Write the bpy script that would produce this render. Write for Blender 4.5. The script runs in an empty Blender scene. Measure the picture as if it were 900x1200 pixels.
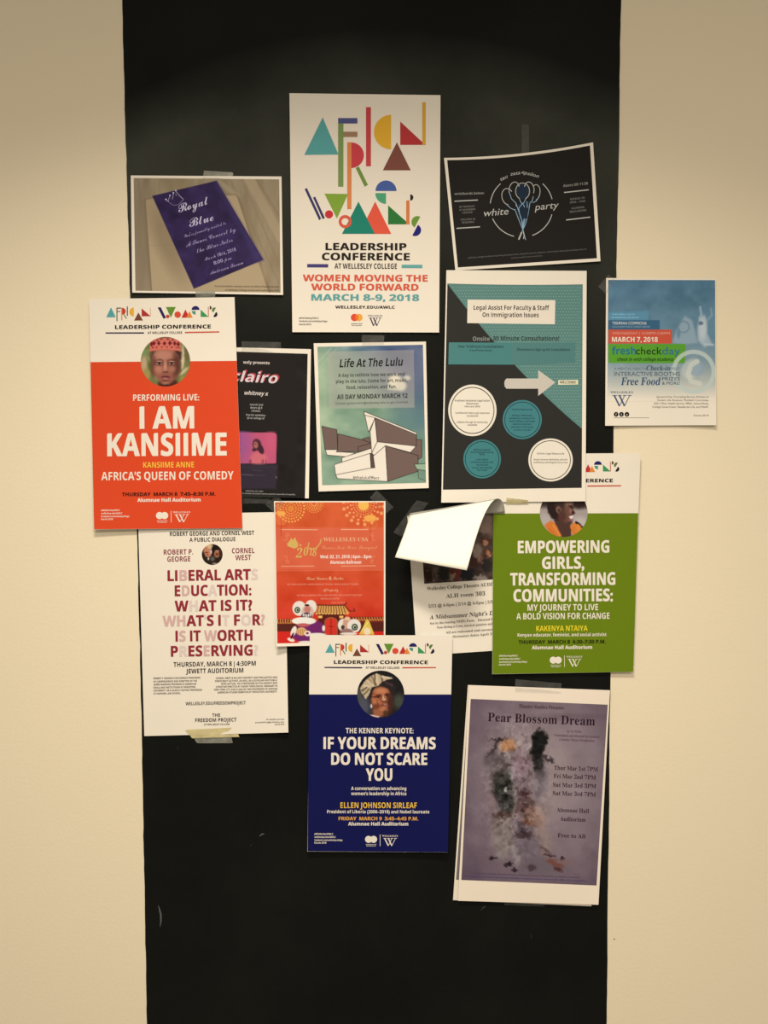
import bpy, math, random
import numpy as np
from mathutils import Vector

random.seed(7); rng = np.random.default_rng(7)
sc = bpy.context.scene
COL = sc.collection

# ------------------------------------------------------------------ camera
FPX = 933.0; CAMD = 1.48; CAMZ = 1.47
TH = math.radians(3.56); RO = math.radians(0.22)
_fw = np.array([0, math.cos(TH), -math.sin(TH)])
_r0 = np.array([1.0, 0, 0]); _u0 = np.array([0, math.sin(TH), math.cos(TH)])
_r = math.cos(RO) * _r0 - math.sin(RO) * _u0
_u = math.sin(RO) * _r0 + math.cos(RO) * _u0
cam = bpy.data.cameras.new('camera'); camo = bpy.data.objects.new('camera', cam); COL.objects.link(camo)
cam.sensor_fit = 'VERTICAL'; cam.sensor_height = 36.0; cam.lens = FPX * 36 / 1200; cam.clip_start = 0.02
from mathutils import Matrix
M = Matrix(((_r[0], _u[0], -_fw[0], 0), (_r[1], _u[1], -_fw[1], -CAMD), (_r[2], _u[2], -_fw[2], CAMZ), (0, 0, 0, 1)))
camo.matrix_world = M
sc.camera = camo

# ------------------------------------------------------------------ world, light, exposure
w = bpy.data.worlds.new('world'); sc.world = w; w.use_nodes = True
bg = w.node_tree.nodes['Background']; bg.inputs[0].default_value = (1.0, 0.80, 0.57, 1); bg.inputs[1].default_value = 0.36
def area(name, loc, sx, sy, watts, colr):
    l = bpy.data.lights.new(name, 'AREA'); l.shape = 'RECTANGLE'; l.size = sx; l.size_y = sy; l.energy = watts; l.color = colr
    o = bpy.data.objects.new(name, l); COL.objects.link(o); o.location = loc
    return o
wash = area('wall_wash_light', (-0.10, -1.08, 2.68), 0.45, 0.20, 25.5, (1.0, 0.815, 0.60))   # ceiling fitting close to the wall, facing straight down
wash.data.spread = math.radians(124)
area('ceiling_panel_light', (0.25, -2.4, 2.70), 2.2, 0.40, 62, (1.0, 0.815, 0.60))     # further fitting
sc.view_settings.view_transform = 'Standard'; sc.view_settings.look = 'None'
sc.view_settings.exposure = 0.0; sc.view_settings.gamma = 1.0; sc.view_settings.use_curve_mapping = False

# ------------------------------------------------------------------ helpers
CP = np.array([0, -CAMD, CAMZ])
def PW(px, py, h=0.0):
    """photo pixel -> point on the wall side, h metres in front of the wall"""
    px = np.asarray(px, float); py = np.asarray(py, float)
    h = np.broadcast_to(np.asarray(h, float), px.shape)
    d = _fw * FPX + _r * (px[..., None] - 450.0) - _u * (py[..., None] - 600.0)
    t = (CAMD - h) / d[..., 1]
    return CP + d * t[..., None]
def lin(c):
    c = np.asarray(c, float) / 255.0
    return np.where(c <= 0.04045, c / 12.92, ((c + 0.055) / 1.055) ** 2.4)
LW = np.array([1.155, 0.94, 0.70])          # white balance of the photograph: tungsten-coloured light
def alb(c):
    return np.clip(lin(c) / LW, 0.0, 0.93)

_mats = {}
def mat(name, colr, rough=0.55, spec=0.3, noise=0.0, bump=0.0, scale=60.0):
    key = (name, tuple(colr))
    if key in _mats: return _mats[key]
    m = bpy.data.materials.new(name); m.use_nodes = True; nt = m.node_tree; b = nt.nodes['Principled BSDF']
    c = alb(colr); b.inputs['Base Color'].default_value = (*c, 1); b.inputs['Roughness'].default_value = rough
    b.inputs['Specular IOR Level'].default_value = spec
    tc = nt.nodes.new('ShaderNodeTexCoord'); nz = nt.nodes.new('ShaderNodeTexNoise'); nz.inputs['Scale'].default_value = scale
    nz.inputs['Detail'].default_value = 4; nt.links.new(tc.outputs['Object'], nz.inputs['Vector'])
    mx = nt.nodes.new('ShaderNodeMix'); mx.data_type = 'RGBA'; k = max(noise, 0.02)
    mx.inputs[6].default_value = (*(c * (1 - k)), 1); mx.inputs[7].default_value = (*np.clip(c * (1 + k), 0, .95), 1)
    nt.links.new(nz.outputs['Fac'], mx.inputs[0]); nt.links.new(mx.outputs[2], b.inputs['Base Color'])
    if bump:
        bp = nt.nodes.new('ShaderNodeBump'); bp.inputs['Strength'].default_value = bump; bp.inputs['Distance'].default_value = 0.001
        nt.links.new(nz.outputs['Fac'], bp.inputs['Height']); nt.links.new(bp.outputs[0], b.inputs['Normal'])
    _mats[key] = m; return m
def mat_attr():
    if 'attr' in _mats: return _mats['attr']
    m = bpy.data.materials.new('printed_photo_ink'); m.use_nodes = True; nt = m.node_tree; b = nt.nodes['Principled BSDF']
    a = nt.nodes.new('ShaderNodeAttribute'); a.attribute_name = 'ink'; nt.links.new(a.outputs['Color'], b.inputs['Base Color'])
    b.inputs['Roughness'].default_value = 0.5; b.inputs['Specular IOR Level'].default_value = 0.10
    _mats['attr'] = m; return m

def mesh_obj(name, verts, faces, mats, parent=None, midx=None, smooth=False, origin=(0, 0, 0)):
    me = bpy.data.meshes.new(name)
    v = np.asarray(verts, float) - np.asarray(origin, float)
    me.from_pydata(v.tolist(), [], [tuple(int(i) for i in f) for f in faces])
    for m in mats: me.materials.append(m)
    if midx is not None: me.polygons.foreach_set('material_index', np.asarray(midx, np.int32))
    if smooth: me.polygons.foreach_set('use_smooth', np.ones(len(me.polygons), bool))
    me.update()
    o = bpy.data.objects.new(name, me); COL.objects.link(o)
    if parent: o.parent = parent
    return o

def ear(pts):
    """triangulate a simple polygon"""
    from mathutils.geometry import tessellate_polygon
    return [tuple(t) for t in tessellate_polygon([[Vector((p[0], p[1], 0)) for p in pts]])]

# ---- lettering: outlines of the built-in typeface and its mathematical alphabets
STY = {'reg': None, 'sans': (0x1D5A0, 0x1D5BA, 0x1D7E2), 'sb': (0x1D5D4, 0x1D5EE, 0x1D7EC), 'ser': (0x1D400, 0x1D41A, 0x1D7CE),
       'serit': (0x1D468, 0x1D482, 0x1D7CE), 'scr': (0x1D4D0, 0x1D4EA, None), 'sbi': (0x1D63C, 0x1D656, 0x1D7EC),
       'heavy': (0x1D5D4, 0x1D5EE, 0x1D7EC), 'it': None}
def mapc(ch, st):
    b = STY[st]
    if b is None: return ch
    if 'A' <= ch <= 'Z': return chr(b[0] + ord(ch) - 65)
    if 'a' <= ch <= 'z': return chr(b[1] + ord(ch) - 97)
    if '0' <= ch <= '9' and b[2]: return chr(b[2] + ord(ch) - 48)
    return ch
_gc = {}
SLANT = {'it': ('reg', .25), 'sbi': ('sb', .22), 'serit': ('ser', .2), 'sans': ('reg', 0)}
tc_ = bpy.data.curves.new('tmp', 'FONT'); to_ = bpy.data.objects.new('tmp', tc_); COL.objects.link(to_)
tc_.resolution_u = 3; tc_.fill_mode = 'FRONT'; tc_.space_line = 8.0
def glyph(ch, st):
    """outline, triangles and advance of a character (second line of the text block measures the advance between two H)"""
    k = (ch, st)
    if k in _gc: return _gc[k]
    if ch == ' ': g = (np.zeros((0, 2)), [], 0.25)
    elif st in SLANT:
        v, f, ad = glyph(ch, SLANT[st][0]); v = v.copy(); v[:, 0] += v[:, 1] * SLANT[st][1]; g = (v, f, ad)
    elif ch == 'I' and st == 'sb':       # a plain stem for the capital I
        v, f, ad = glyph('l', st); v = v.copy(); v[:, 1] *= glyph('H', st)[0][:, 1].max() / v[:, 1].max(); g = (v, f, ad * 1.02)
    else:
        m = mapc(ch, st); tc_.offset = 0.0 if st == 'reg' else (0.018 if m == ch else 0.0)
        tc_.body = m + '\nH' + m + 'H\nHH'
        ev = to_.evaluated_get(bpy.context.evaluated_depsgraph_get()); me = ev.to_mesh()
        n = len(me.vertices); co = np.empty(n * 3); me.vertices.foreach_get('co', co); co = co.reshape(-1, 3)[:, :2].copy()
        F = [tuple(p.vertices) for p in me.polygons]; ev.to_mesh_clear()
        row = np.clip(np.round(-(co[:, 1] - 0.3) / 8.0), 0, 2).astype(int); i0 = np.nonzero(row == 0)[0]; mp = {int(q): j for j, q in enumerate(i0)}
        g = (co[i0], [tuple(mp[q] for q in f) for f in F if row[f[0]] == 0], np.ptp(co[row == 1, 0]) - np.ptp(co[row == 2, 0]))
    _gc[k] = g; return g
_cap = {}
def capr(st):
    if st not in _cap:
        v = glyph('H', st)[0]; _cap[st] = (v[:, 1].min(), v[:, 1].max())
    return _cap[st]
def layout(s, st, sp=0.0):
    x = 0; out = []
    for ch in s:
        v, f, adv = glyph(ch, st)
        out.append((v + np.array([x, 0]) if len(v) else v, f)); x += adv + sp
    return out, x

# ---- numpy painting of printed photographs (colours are the print's own)
class Canvas:
    def __init__(s, x0, y0, x1, y1, k, col):
        s.x0, s.y0, s.x1, s.y1 = x0, y0, x1, y1
        s.nx = int((x1 - x0) * k) + 1; s.ny = int((y1 - y0) * k) + 1
        s.X, s.Y = np.meshgrid(np.linspace(x0, x1, s.nx), np.linspace(y0, y1, s.ny))
        s.I = np.ones((s.ny, s.nx, 3)) * np.array(col, float)
        s.ox = s.oy = 0; s.sc = 1.0
    def frame(s, ox, oy, sc): s.ox, s.oy, s.sc = ox, oy, sc; return s     # numbers below are then in enlarged units
    def _c(s, p): return (s.ox + p[0] / s.sc, s.oy + p[1] / s.sc)
    def mix(s, a, col): a = a[..., None]; s.I = s.I * (1 - a) + np.array(col, float) * a
    def ell(s, cx, cy, rx, ry, col, soft=0.3, ang=0, al=1.0):
        cx, cy = s._c((cx, cy)); rx /= s.sc; ry /= s.sc; a = math.radians(ang)
        dx = s.X - cx; dy = s.Y - cy; u = dx * math.cos(a) + dy * math.sin(a); v = -dx * math.sin(a) + dy * math.cos(a)
        d = np.sqrt((u / rx) ** 2 + (v / ry) ** 2)
        s.mix(np.clip((1 + soft / 2 - d) / max(soft, 1e-3), 0, 1) * al, col)
    def ring(s, cx, cy, r, wd, col, al=1.0, ry=None):
        cx, cy = s._c((cx, cy)); r /= s.sc; wd /= s.sc; ry = (ry / s.sc) if ry else r
        d = np.sqrt((s.X - cx) ** 2 + ((s.Y - cy) * r / ry) ** 2)
        s.mix(np.clip((wd / 2 + 0.25 - abs(d - r)) / 0.5, 0, 1) * al, col)
    def seg(s, pts):
        D = np.full(s.X.shape, 1e9)
        for (ax, ay), (bx, by) in zip(pts[:-1], pts[1:]):
            ex, ey = bx - ax, by - ay; L = ex * ex + ey * ey + 1e-9
            t = np.clip(((s.X - ax) * ex + (s.Y - ay) * ey) / L, 0, 1)
            D = np.minimum(D, np.hypot(s.X - ax - t * ex, s.Y - ay - t * ey))
        return D
    def line(s, pts, wd, col, al=1.0, soft=0.5):
        D = s.seg([s._c(p) for p in pts]); s.mix(np.clip((wd / 2 / s.sc + soft / 2 - D) / soft, 0, 1) * al, col)
    def poly(s, pts, col, soft=0.5, al=1.0, edge=None, ew=0.6):
        q = [s._c(p) for p in pts]; ins = np.zeros(s.X.shape, bool)
        for (ax, ay), (bx, by) in zip(q, q[1:] + q[:1]):
            if ay == by: continue
            c = ((ay > s.Y) != (by > s.Y)) & (s.X < (bx - ax) * (s.Y - ay) / (by - ay) + ax); ins ^= c
        D = s.seg(q + q[:1]); sd = np.where(ins, -D, D)
        s.mix(np.clip(0.5 - sd / soft, 0, 1) * al, col)
        if edge is not None: s.mix(np.clip((ew / 2 + 0.25 - D) / 0.5, 0, 1), edge)
    def noise(s, amp, cell, seed=0, stretch=(1, 1)):
        r = np.random.default_rng(seed); tot = np.zeros(s.X.shape); a = 1.0
        for o in range(3):
            gx = int((s.x1 - s.x0) / (cell * stretch[0]) * 2 ** o) + 3; gy = int((s.y1 - s.y0) / (cell * stretch[1]) * 2 ** o) + 3
            g = r.normal(size=(gy, gx)); fx = (s.X - s.x0) / (s.x1 - s.x0) * (gx - 2); fy = (s.Y - s.y0) / (s.y1 - s.y0) * (gy - 2)
            i = fx.astype(int); j = fy.astype(int); u = fx - i; v = fy - j; u = u * u * (3 - 2 * u); v = v * v * (3 - 2 * v)
            tot += a * (g[j, i] * (1 - u) * (1 - v) + g[j, i + 1] * u * (1 - v) + g[j + 1, i] * (1 - u) * v + g[j + 1, i + 1] * u * v); a *= 0.5
        return tot * amp
    def warp(s, amp, cell, seed=1):
        """push the painting about a little, so that edges run like ink"""
        dx = s.noise(amp, cell, seed); dy = s.noise(amp, cell, seed + 1); s.I = s.sample(s.X + dx, s.Y + dy)
    def sample(s, px, py):
        fx = np.clip((px - s.x0) / (s.x1 - s.x0) * (s.nx - 1), 0, s.nx - 1.001); fy = np.clip((py - s.y0) / (s.y1 - s.y0) * (s.ny - 1), 0, s.ny - 1.001)
        i = fx.astype(int); j = fy.astype(int); u = (fx - i)[..., None]; v = (fy - j)[..., None]; I = s.I
        return I[j, i] * (1 - u) * (1 - v) + I[j, i + 1] * u * (1 - v) + I[j + 1, i] * (1 - u) * v + I[j + 1, i + 1] * u * v

# ---- a sheet of paper taped to the wall
JOINED = {'small_print', 'header_logo', 'header_lettering', 'sponsor_logo', 'college_logo', 'dot_pattern', 'balloon_drawing', 'crown_drawing', 'social_icon'}
EACH = {'geometric_shape', 'rule', 'title_box', 'colour_band', 'arrow'}
import itertools
PAPER = (243, 225, 198)
class Poster:
    def __init__(s, name, label, quad, base, ang=0.0, lift=(0, 0, 0, 0), waves=0.0, topsag=0.0, botlift=0.0, mid=0.0,
                 paper=PAPER, group='flyers taped to the black strip', sheet=True, thick=0.00022):
        s.q = np.array(quad, float); s.base = base; s.ang = ang; s.lift = lift; s.waves = waves; s.topsag = topsag
        s.botlift = botlift; s.mid = mid; s.parts = {}; s.ph = rng.uniform(0, 6, 4); s.paper = paper
        c = s.q.mean(0); s.org = PW(c[0], c[1], 0.0)
        r = bpy.data.objects.new(name, None); COL.objects.link(r); r.location = s.org
        r['label'] = label; r['category'] = 'poster'; r['group'] = group; r.empty_display_size = 0.05; s.root = r
        s.thick = thick; s.key = None; s.cnt = itertools.count()
        if sheet: s.make_sheet(name)
    def h(s, u, v):
        u = np.clip(u, 0, 1); v = np.clip(v, 0, 1); l = s.lift
        z = l[0] * ((1 - u) * (1 - v)) ** 3 + l[1] * (u * (1 - v)) ** 3 + l[2] * (u * v) ** 3 + l[3] * ((1 - u) * v) ** 3
        z = z + s.botlift * v ** 5 + s.mid * np.sin(math.pi * v) * np.sin(math.pi * u)
        z = z + s.waves * (0.5 + 0.5 * np.sin(u * 7 + s.ph[0] + v * 2)) * (0.3 + 0.7 * abs(2 * v - 1)) * 0.5
        z = z + s.waves * (0.5 + 0.5 * np.sin(v * 8 + s.ph[1] - u * 2)) * 0.4
        return s.base + z * 0.001
    def uv2px(s, u, v):
        q = s.q; u = np.asarray(u, float); v = np.asarray(v, float); U = u[..., None]; V = v[..., None]
        p = q[0] * (1 - U) * (1 - V) + q[1] * U * (1 - V) + q[2] * U * V + q[3] * (1 - U) * V
        p[..., 1] += s.topsag * 4 * u * (1 - u) * (1 - v)
        return p
    def px2uv(s, px, py):
        q = s.q
        ex = (q[1] + q[2] - q[0] - q[3]) / 2; ey = (q[3] + q[2] - q[0] - q[1]) / 2; c = q.mean(0)
        dx = px - c[0]; dy = py - c[1]; det = ex[0] * ey[1] - ex[1] * ey[0]
        return 0.5 + (dx * ey[1] - dy * ey[0]) / det, 0.5 + (dy * ex[0] - dx * ex[1]) / det
    def pt(s, px, py, lay=0.0):
        px = np.asarray(px, float); py = np.asarray(py, float); u, v = s.px2uv(px, py)
        return PW(px, py, s.h(u, v) + 0.00013 * lay)
    def make_sheet(s, name, nu=28, nv=36):
        U, V = np.meshgrid(np.linspace(0, 1, nu), np.linspace(0, 1, nv)); p = s.uv2px(U, V)
        a, b = s.px2uv(p[..., 0], p[..., 1]); h = s.h(a, b)
        F = PW(p[..., 0], p[..., 1], h).reshape(-1, 3); B = F.copy(); B[:, 1] += s.thick
        vs = np.concatenate([F, B]); n = nu * nv; fs = []
        for j in range(nv - 1):
            for i in range(nu - 1):
                k = j * nu + i
                fs.append((k, k + nu, k + nu + 1, k + 1)); fs.append((n + k, n + k + 1, n + k + nu + 1, n + k + nu))
        rim = [i for i in range(nu)] + [j * nu + nu - 1 for j in range(1, nv)] + [(nv - 1) * nu + i for i in range(nu - 2, -1, -1)] + [j * nu for j in range(nv - 2, 0, -1)]
        for a_, b_ in zip(rim, rim[1:] + rim[:1]): fs.append((a_, b_, n + b_, n + a_))
        mesh_obj('paper_sheet', vs, fs, [mat('poster_paper', s.paper, 0.6, 0.25, 0.012, 0.05, 25)], s.root, smooth=False, origin=s.org)
    def add(s, part, pts2, faces, col, lay=2):
        """pts2: Nx2 photo px"""
        kk = (part, s.key) if s.key is not None else ((part, next(s.cnt)) if part in EACH else (part, -1))
        P_ = s.parts.setdefault(kk, dict(v=[], f=[], m=[], mats=[], n=0))
        m = mat('printing_ink', col, 0.55, 0.10)
        if m not in P_['mats']: P_['mats'].append(m)
        pts2 = np.asarray(pts2, float); v = s.pt(pts2[:, 0], pts2[:, 1], lay)
        P_['v'].append(v); P_['f'] += [tuple(i + P_['n'] for i in f) for f in faces]; P_['m'] += [P_['mats'].index(m)] * len(faces); P_['n'] += len(v)
    def grid(s, part, quad, col, lay=1, nu=20, nv=24, sag=0.0):
        q = np.array(quad, float); U, V = np.meshgrid(np.linspace(0, 1, nu), np.linspace(0, 1, nv)); u = U[..., None]; v = V[..., None]
        p = q[0] * (1 - u) * (1 - v) + q[1] * u * (1 - v) + q[2] * u * v + q[3] * (1 - u) * v; p[..., 1] += sag * 4 * U * (1 - U) * (1 - V)
        fs = [(j * nu + i, (j + 1) * nu + i, (j + 1) * nu + i + 1, j * nu + i + 1) for j in range(nv - 1) for i in range(nu - 1)]
        s.add(part, p.reshape(-1, 2), fs, col, lay)
    def rect(s, part, x0, y0, x1, y1, col, lay=2, ang=None):
        a = math.radians(s.ang if ang is None else ang); cx, cy = (x0 + x1) / 2, (y0 + y1) / 2; w_, h_ = (x1 - x0) / 2, (y1 - y0) / 2
        n = max(2, int(w_ / 4)); pts = []
        for i in range(n + 1):
            xx = -w_ + 2 * w_ * i / n
            for yy in (-h_, h_): pts.append((cx + xx * math.cos(a) - yy * math.sin(a), cy + xx * math.sin(a) + yy * math.cos(a)))
        s.add(part, pts, [(2 * i, 2 * i + 1, 2 * i + 3, 2 * i + 2) for i in range(n)], col, lay)
    def poly(s, part, pts, col, lay=2): s.add(part, pts, ear(pts), col, lay)
    def disc(s, part, cx, cy, rx, col, ry=None, lay=2, a0=0, a1=360, inner=0.0, n=36):
        ry = ry or rx; N = max(6, int(n * abs(a1 - a0) / 360)); A = np.radians(np.linspace(a0, a1, N + 1))
        o = np.stack([cx + rx * np.cos(A), cy + ry * np.sin(A)], 1)
        if inner > 0:
            i_ = np.stack([cx + rx * inner * np.cos(A), cy + ry * inner * np.sin(A)], 1)
            s.add(part, np.concatenate([o, i_]), [(k, k + 1, N + 2 + k, N + 1 + k) for k in range(N)], col, lay)
        else:
            s.add(part, np.concatenate([o, [[cx, cy]]]), [(k, k + 1, N + 1) for k in range(N)], col, lay)
    def stroke(s, part, pts, wd, col, lay=2):
        p = np.array(pts, float); d = np.gradient(p, axis=0); n = np.stack([-d[:, 1], d[:, 0]], 1); n /= np.linalg.norm(n, axis=1)[:, None] + 1e-9
        v = np.empty((2 * len(p), 2)); v[0::2] = p + n * wd / 2; v[1::2] = p - n * wd / 2
        s.add(part, v, [(2 * i, 2 * i + 1, 2 * i + 3, 2 * i + 2) for i in range(len(p) - 1)], col, lay)
    def t(s, txt, cx, cy, w_, h_, col, st='sb', part='lettering', lay=3, ang=None, align='c', sp=0.0, xs=1.0, cols=None):
        """centre (cx, cy) of the capitals, width w_ and capital height h_ in photo px"""
        s.key = next(s.cnt) if part not in JOINED else None
        cp = [(0, 0)]
        if st == 'heavy': st = 'sb'; cp = [(-.018, -.010), (.018, .010), (.018, -.010)]
        gl, adv = layout(txt, st, sp); c0, c1 = capr(st); sy = h_ / (c1 - c0)
        allv = np.concatenate([g[0] for g in gl if len(g[0])]); x0, x1 = allv[:, 0].min(), allv[:, 0].max()
        sx = (w_ / (x1 - x0)) if w_ else sy * xs
        a = math.radians(s.ang if ang is None else ang); xm = {'c': (x0 + x1) / 2, 'l': x0, 'r': x1}[align]
        for q_, (ddx, ddy) in enumerate(cp):
          for k, (v, f) in enumerate(gl):
            if not len(v): continue
            X = (v[:, 0] - xm + ddx) * sx; Y = -(v[:, 1] - (c0 + c1) / 2 + ddy) * sy
            s.add(part, np.stack([cx + X * math.cos(a) - Y * math.sin(a), cy + X * math.sin(a) + Y * math.cos(a)], 1), f, col if cols is None else cols[k], lay + .25 * q_)
        s.key = None
    def paint(s, part, cv, quad=None, lay=1, circle=None, clip=None):
        if circle:
            cx, cy, r = circle; nr, na = 44, 150; R, A = np.meshgrid(np.linspace(0.012, 1, nr), np.linspace(0, 2 * math.pi, na, endpoint=False), indexing='ij')
            X = cx + r * R * np.cos(A); Y = cy + r * R * np.sin(A)
            fs = [(i * na + j, (i + 1) * na + j, (i + 1) * na + (j + 1) % na, i * na + (j + 1) % na) for i in range(nr - 1) for j in range(na)]
            fs.append(tuple(range(na)))
        else:
            q = np.array(quad, float); nu, nv = cv.nx, cv.ny; U, V = np.meshgrid(np.linspace(0, 1, nu), np.linspace(0, 1, nv)); u = U[..., None]; v = V[..., None]
            p = q[0] * (1 - u) * (1 - v) + q[1] * u * (1 - v) + q[2] * u * v + q[3] * (1 - u) * v; X, Y = p[..., 0], p[..., 1]
            k = (np.arange(nv - 1)[:, None] * nu + np.arange(nu - 1)[None]).ravel(); fs = np.stack([k, k + nu, k + nu + 1, k + 1], 1)
        v = s.pt(X.ravel(), Y.ravel(), lay) - s.org; colr = alb(cv.sample(X.ravel(), Y.ravel()))
        me = bpy.data.meshes.new(part); me.from_pydata(v.tolist(), [], fs.tolist() if isinstance(fs, np.ndarray) else fs)
        at = me.color_attributes.new('ink', 'FLOAT_COLOR', 'POINT'); at.data.foreach_set('color', np.concatenate([colr, np.ones((len(colr), 1))], 1).ravel())
        me.materials.append(mat_attr()); me.update()
        o = bpy.data.objects.new(part, me); COL.objects.link(o); o.parent = s.root; return o
    def done(s):
        for k, P_ in s.parts.items():
            o = mesh_obj(k[0], np.concatenate(P_['v']), P_['f'], P_['mats'], s.root, P_['m'], origin=s.org)
            if k[0] in JOINED - {'balloon_drawing', 'crown_drawing'}: o['kind'] = 'stuff'

# ------------------------------------------------------------------ setting: wall, black strip, floor
def bumpy(name, colr, rough, scale, strength, dist, extra=None, spec=0.3):
    m = bpy.data.materials.new(name); m.use_nodes = True; nt = m.node_tree; b = nt.nodes['Principled BSDF']; L = nt.links.new
    c = alb(colr); b.inputs['Roughness'].default_value = rough; b.inputs['Specular IOR Level'].default_value = spec
    tc = nt.nodes.new('ShaderNodeTexCoord'); n1 = nt.nodes.new('ShaderNodeTexNoise'); n1.inputs['Scale'].default_value = scale; n1.inputs['Detail'].default_value = 3
    L(tc.outputs['Object'], n1.inputs['Vector'])
    n2 = nt.nodes.new('ShaderNodeTexNoise'); n2.inputs['Scale'].default_value = 2.5; n2.inputs['Detail'].default_value = 5; L(tc.outputs['Object'], n2.inputs['Vector'])
    mx = nt.nodes.new('ShaderNodeMix'); mx.data_type = 'RGBA'; e = extra or 0.02
    mx.inputs[6].default_value = (*(c * (1 - e)), 1); mx.inputs[7].default_value = (*(c * (1 + e)), 1); L(n2.outputs['Fac'], mx.inputs[0]); L(mx.outputs[2], b.inputs['Base Color'])
    bp = nt.nodes.new('ShaderNodeBump'); bp.inputs['Strength'].default_value = strength; bp.inputs['Distance'].default_value = dist
    L(n1.outputs['Fac'], bp.inputs['Height']); L(bp.outputs[0], b.inputs['Normal'])
    return m, mx, nt
wm, _, _ = bumpy('cream_wall_paint', (243, 220, 180), 0.6, 160, 0.25, 0.0012)
wall = mesh_obj('wall_back', [(-3, 0, 0), (3, 0, 0), (3, 0, 2.9), (-3, 0, 2.9), (-3, .1, 0), (3, .1, 0), (3, .1, 2.9), (-3, .1, 2.9)],
                [(0, 1, 2, 3), (5, 4, 7, 6), (0, 4, 5, 1), (3, 2, 6, 7), (0, 3, 7, 4), (1, 5, 6, 2)], [wm]); wall['kind'] = 'structure'
fm, _, _ = bumpy('floor_vinyl', (150, 130, 105), 0.5, 40, 0.1, 0.001, 0.08)
fl = mesh_obj('floor', [(-3, -3.2, -.1), (3, -3.2, -.1), (3, .1, -.1), (-3, .1, -.1), (-3, -3.2, 0), (3, -3.2, 0), (3, .1, 0), (-3, .1, 0)],
              [(4, 5, 6, 7), (0, 3, 2, 1), (0, 1, 5, 4), (2, 3, 7, 6), (1, 2, 6, 5), (0, 4, 7, 3)], [fm]); fl['kind'] = 'structure'

# black strip: thin painted board with slightly wandering cut edges
LE = [(-260, 137), (0, 143.2), (130, 146.3), (400, 154.0), (620, 160.4), (850, 166.0), (1000, 168.6), (1200, 172.2), (1900, 187)]
RE = [(-260, 732.5), (0, 727.7), (130, 726), (330, 722.3), (540, 718.6), (800, 715.3), (1000, 713), (1200, 710.8), (1900, 702)]
ys = np.linspace(-240, 1880, 220); lx = np.interp(ys, *zip(*LE)); rx = np.interp(ys, *zip(*RE))
lx = lx + 0.35 * np.sin(ys / 23.0) * np.sin(ys / 9.1) + rng.normal(0, 0.10, len(ys)); rx = rx + 0.3 * np.sin(ys / 31.0 + 2) + rng.normal(0, 0.1, len(ys))
TS = 0.0008; nn = 8; vs = []; fs = []
for y_, a_, b_ in zip(ys, lx, rx):
    for i in range(nn): vs.append(PW(a_ + (b_ - a_) * i / (nn - 1), y_, TS))
base_n = len(vs)
for y_, a_, b_ in zip(ys, lx, rx):
    for x_ in (a_, b_): q = PW(x_, y_, TS); vs.append((q[0], 0.0, q[2]))
for j in range(len(ys) - 1):
    for i in range(nn - 1): k = j * nn + i; fs.append((k, k + nn, k + nn + 1, k + 1))
    k = base_n + 2 * j; fs.append((j * nn, k, k + 2, (j + 1) * nn)); fs.append((j * nn + nn - 1, (j + 1) * nn + nn - 1, k + 3, k + 1))
sm = bpy.data.materials.new('black_chalkboard_paint'); sm.use_nodes = True; nt = sm.node_tree; b = nt.nodes['Principled BSDF']; L = nt.links.new
b.inputs['Roughness'].default_value = 0.55; b.inputs['Specular IOR Level'].default_value = 0.06
tc = nt.nodes.new('ShaderNodeTexCoord')
n2 = nt.nodes.new('ShaderNodeTexNoise'); n2.inputs['Scale'].default_value = 3.2; n2.inputs['Detail'].default_value = 6; n2.inputs['Roughness'].default_value = .6; L(tc.outputs['Object'], n2.inputs['Vector'])
n3 = nt.nodes.new('ShaderNodeTexNoise'); n3.inputs['Scale'].default_value = 220; n3.inputs['Detail'].default_value = 2; L(tc.outputs['Object'], n3.inputs['Vector'])
cr = nt.nodes.new('ShaderNodeValToRGB'); cr.color_ramp.elements[0].position = 0.38; cr.color_ramp.elements[1].position = 0.75
k0 = alb((18, 19, 16)); k1 = alb((27, 27, 22)); cr.color_ramp.elements[0].color = (*k0, 1); cr.color_ramp.elements[1].color = (*k1, 1); L(n2.outputs['Fac'], cr.inputs['Fac'])
# downlight scallop painted into the colour of the upper part: a broad blotchy arc
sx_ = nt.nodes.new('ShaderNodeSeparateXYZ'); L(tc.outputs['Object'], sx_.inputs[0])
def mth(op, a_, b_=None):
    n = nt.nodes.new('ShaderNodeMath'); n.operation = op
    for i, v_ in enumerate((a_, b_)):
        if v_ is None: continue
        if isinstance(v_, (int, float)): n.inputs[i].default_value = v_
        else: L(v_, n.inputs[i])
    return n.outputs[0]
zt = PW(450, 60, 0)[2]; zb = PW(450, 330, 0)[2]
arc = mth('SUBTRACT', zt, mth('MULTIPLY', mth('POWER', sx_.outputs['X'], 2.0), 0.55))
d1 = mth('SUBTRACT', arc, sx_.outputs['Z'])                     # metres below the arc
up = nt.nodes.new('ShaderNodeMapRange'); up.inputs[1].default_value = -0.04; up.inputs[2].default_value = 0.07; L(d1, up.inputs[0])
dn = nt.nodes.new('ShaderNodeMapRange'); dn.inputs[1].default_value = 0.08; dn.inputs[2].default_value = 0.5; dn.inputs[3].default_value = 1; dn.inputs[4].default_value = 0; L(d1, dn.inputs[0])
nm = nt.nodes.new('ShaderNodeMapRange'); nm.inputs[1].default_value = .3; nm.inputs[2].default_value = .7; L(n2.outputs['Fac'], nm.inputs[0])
painted_scallop = mth('MULTIPLY', mth('MULTIPLY', up.outputs[0], dn.outputs[0]), mth('ADD', 0.35, mth('MULTIPLY', nm.outputs[0], 0.65)))
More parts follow.
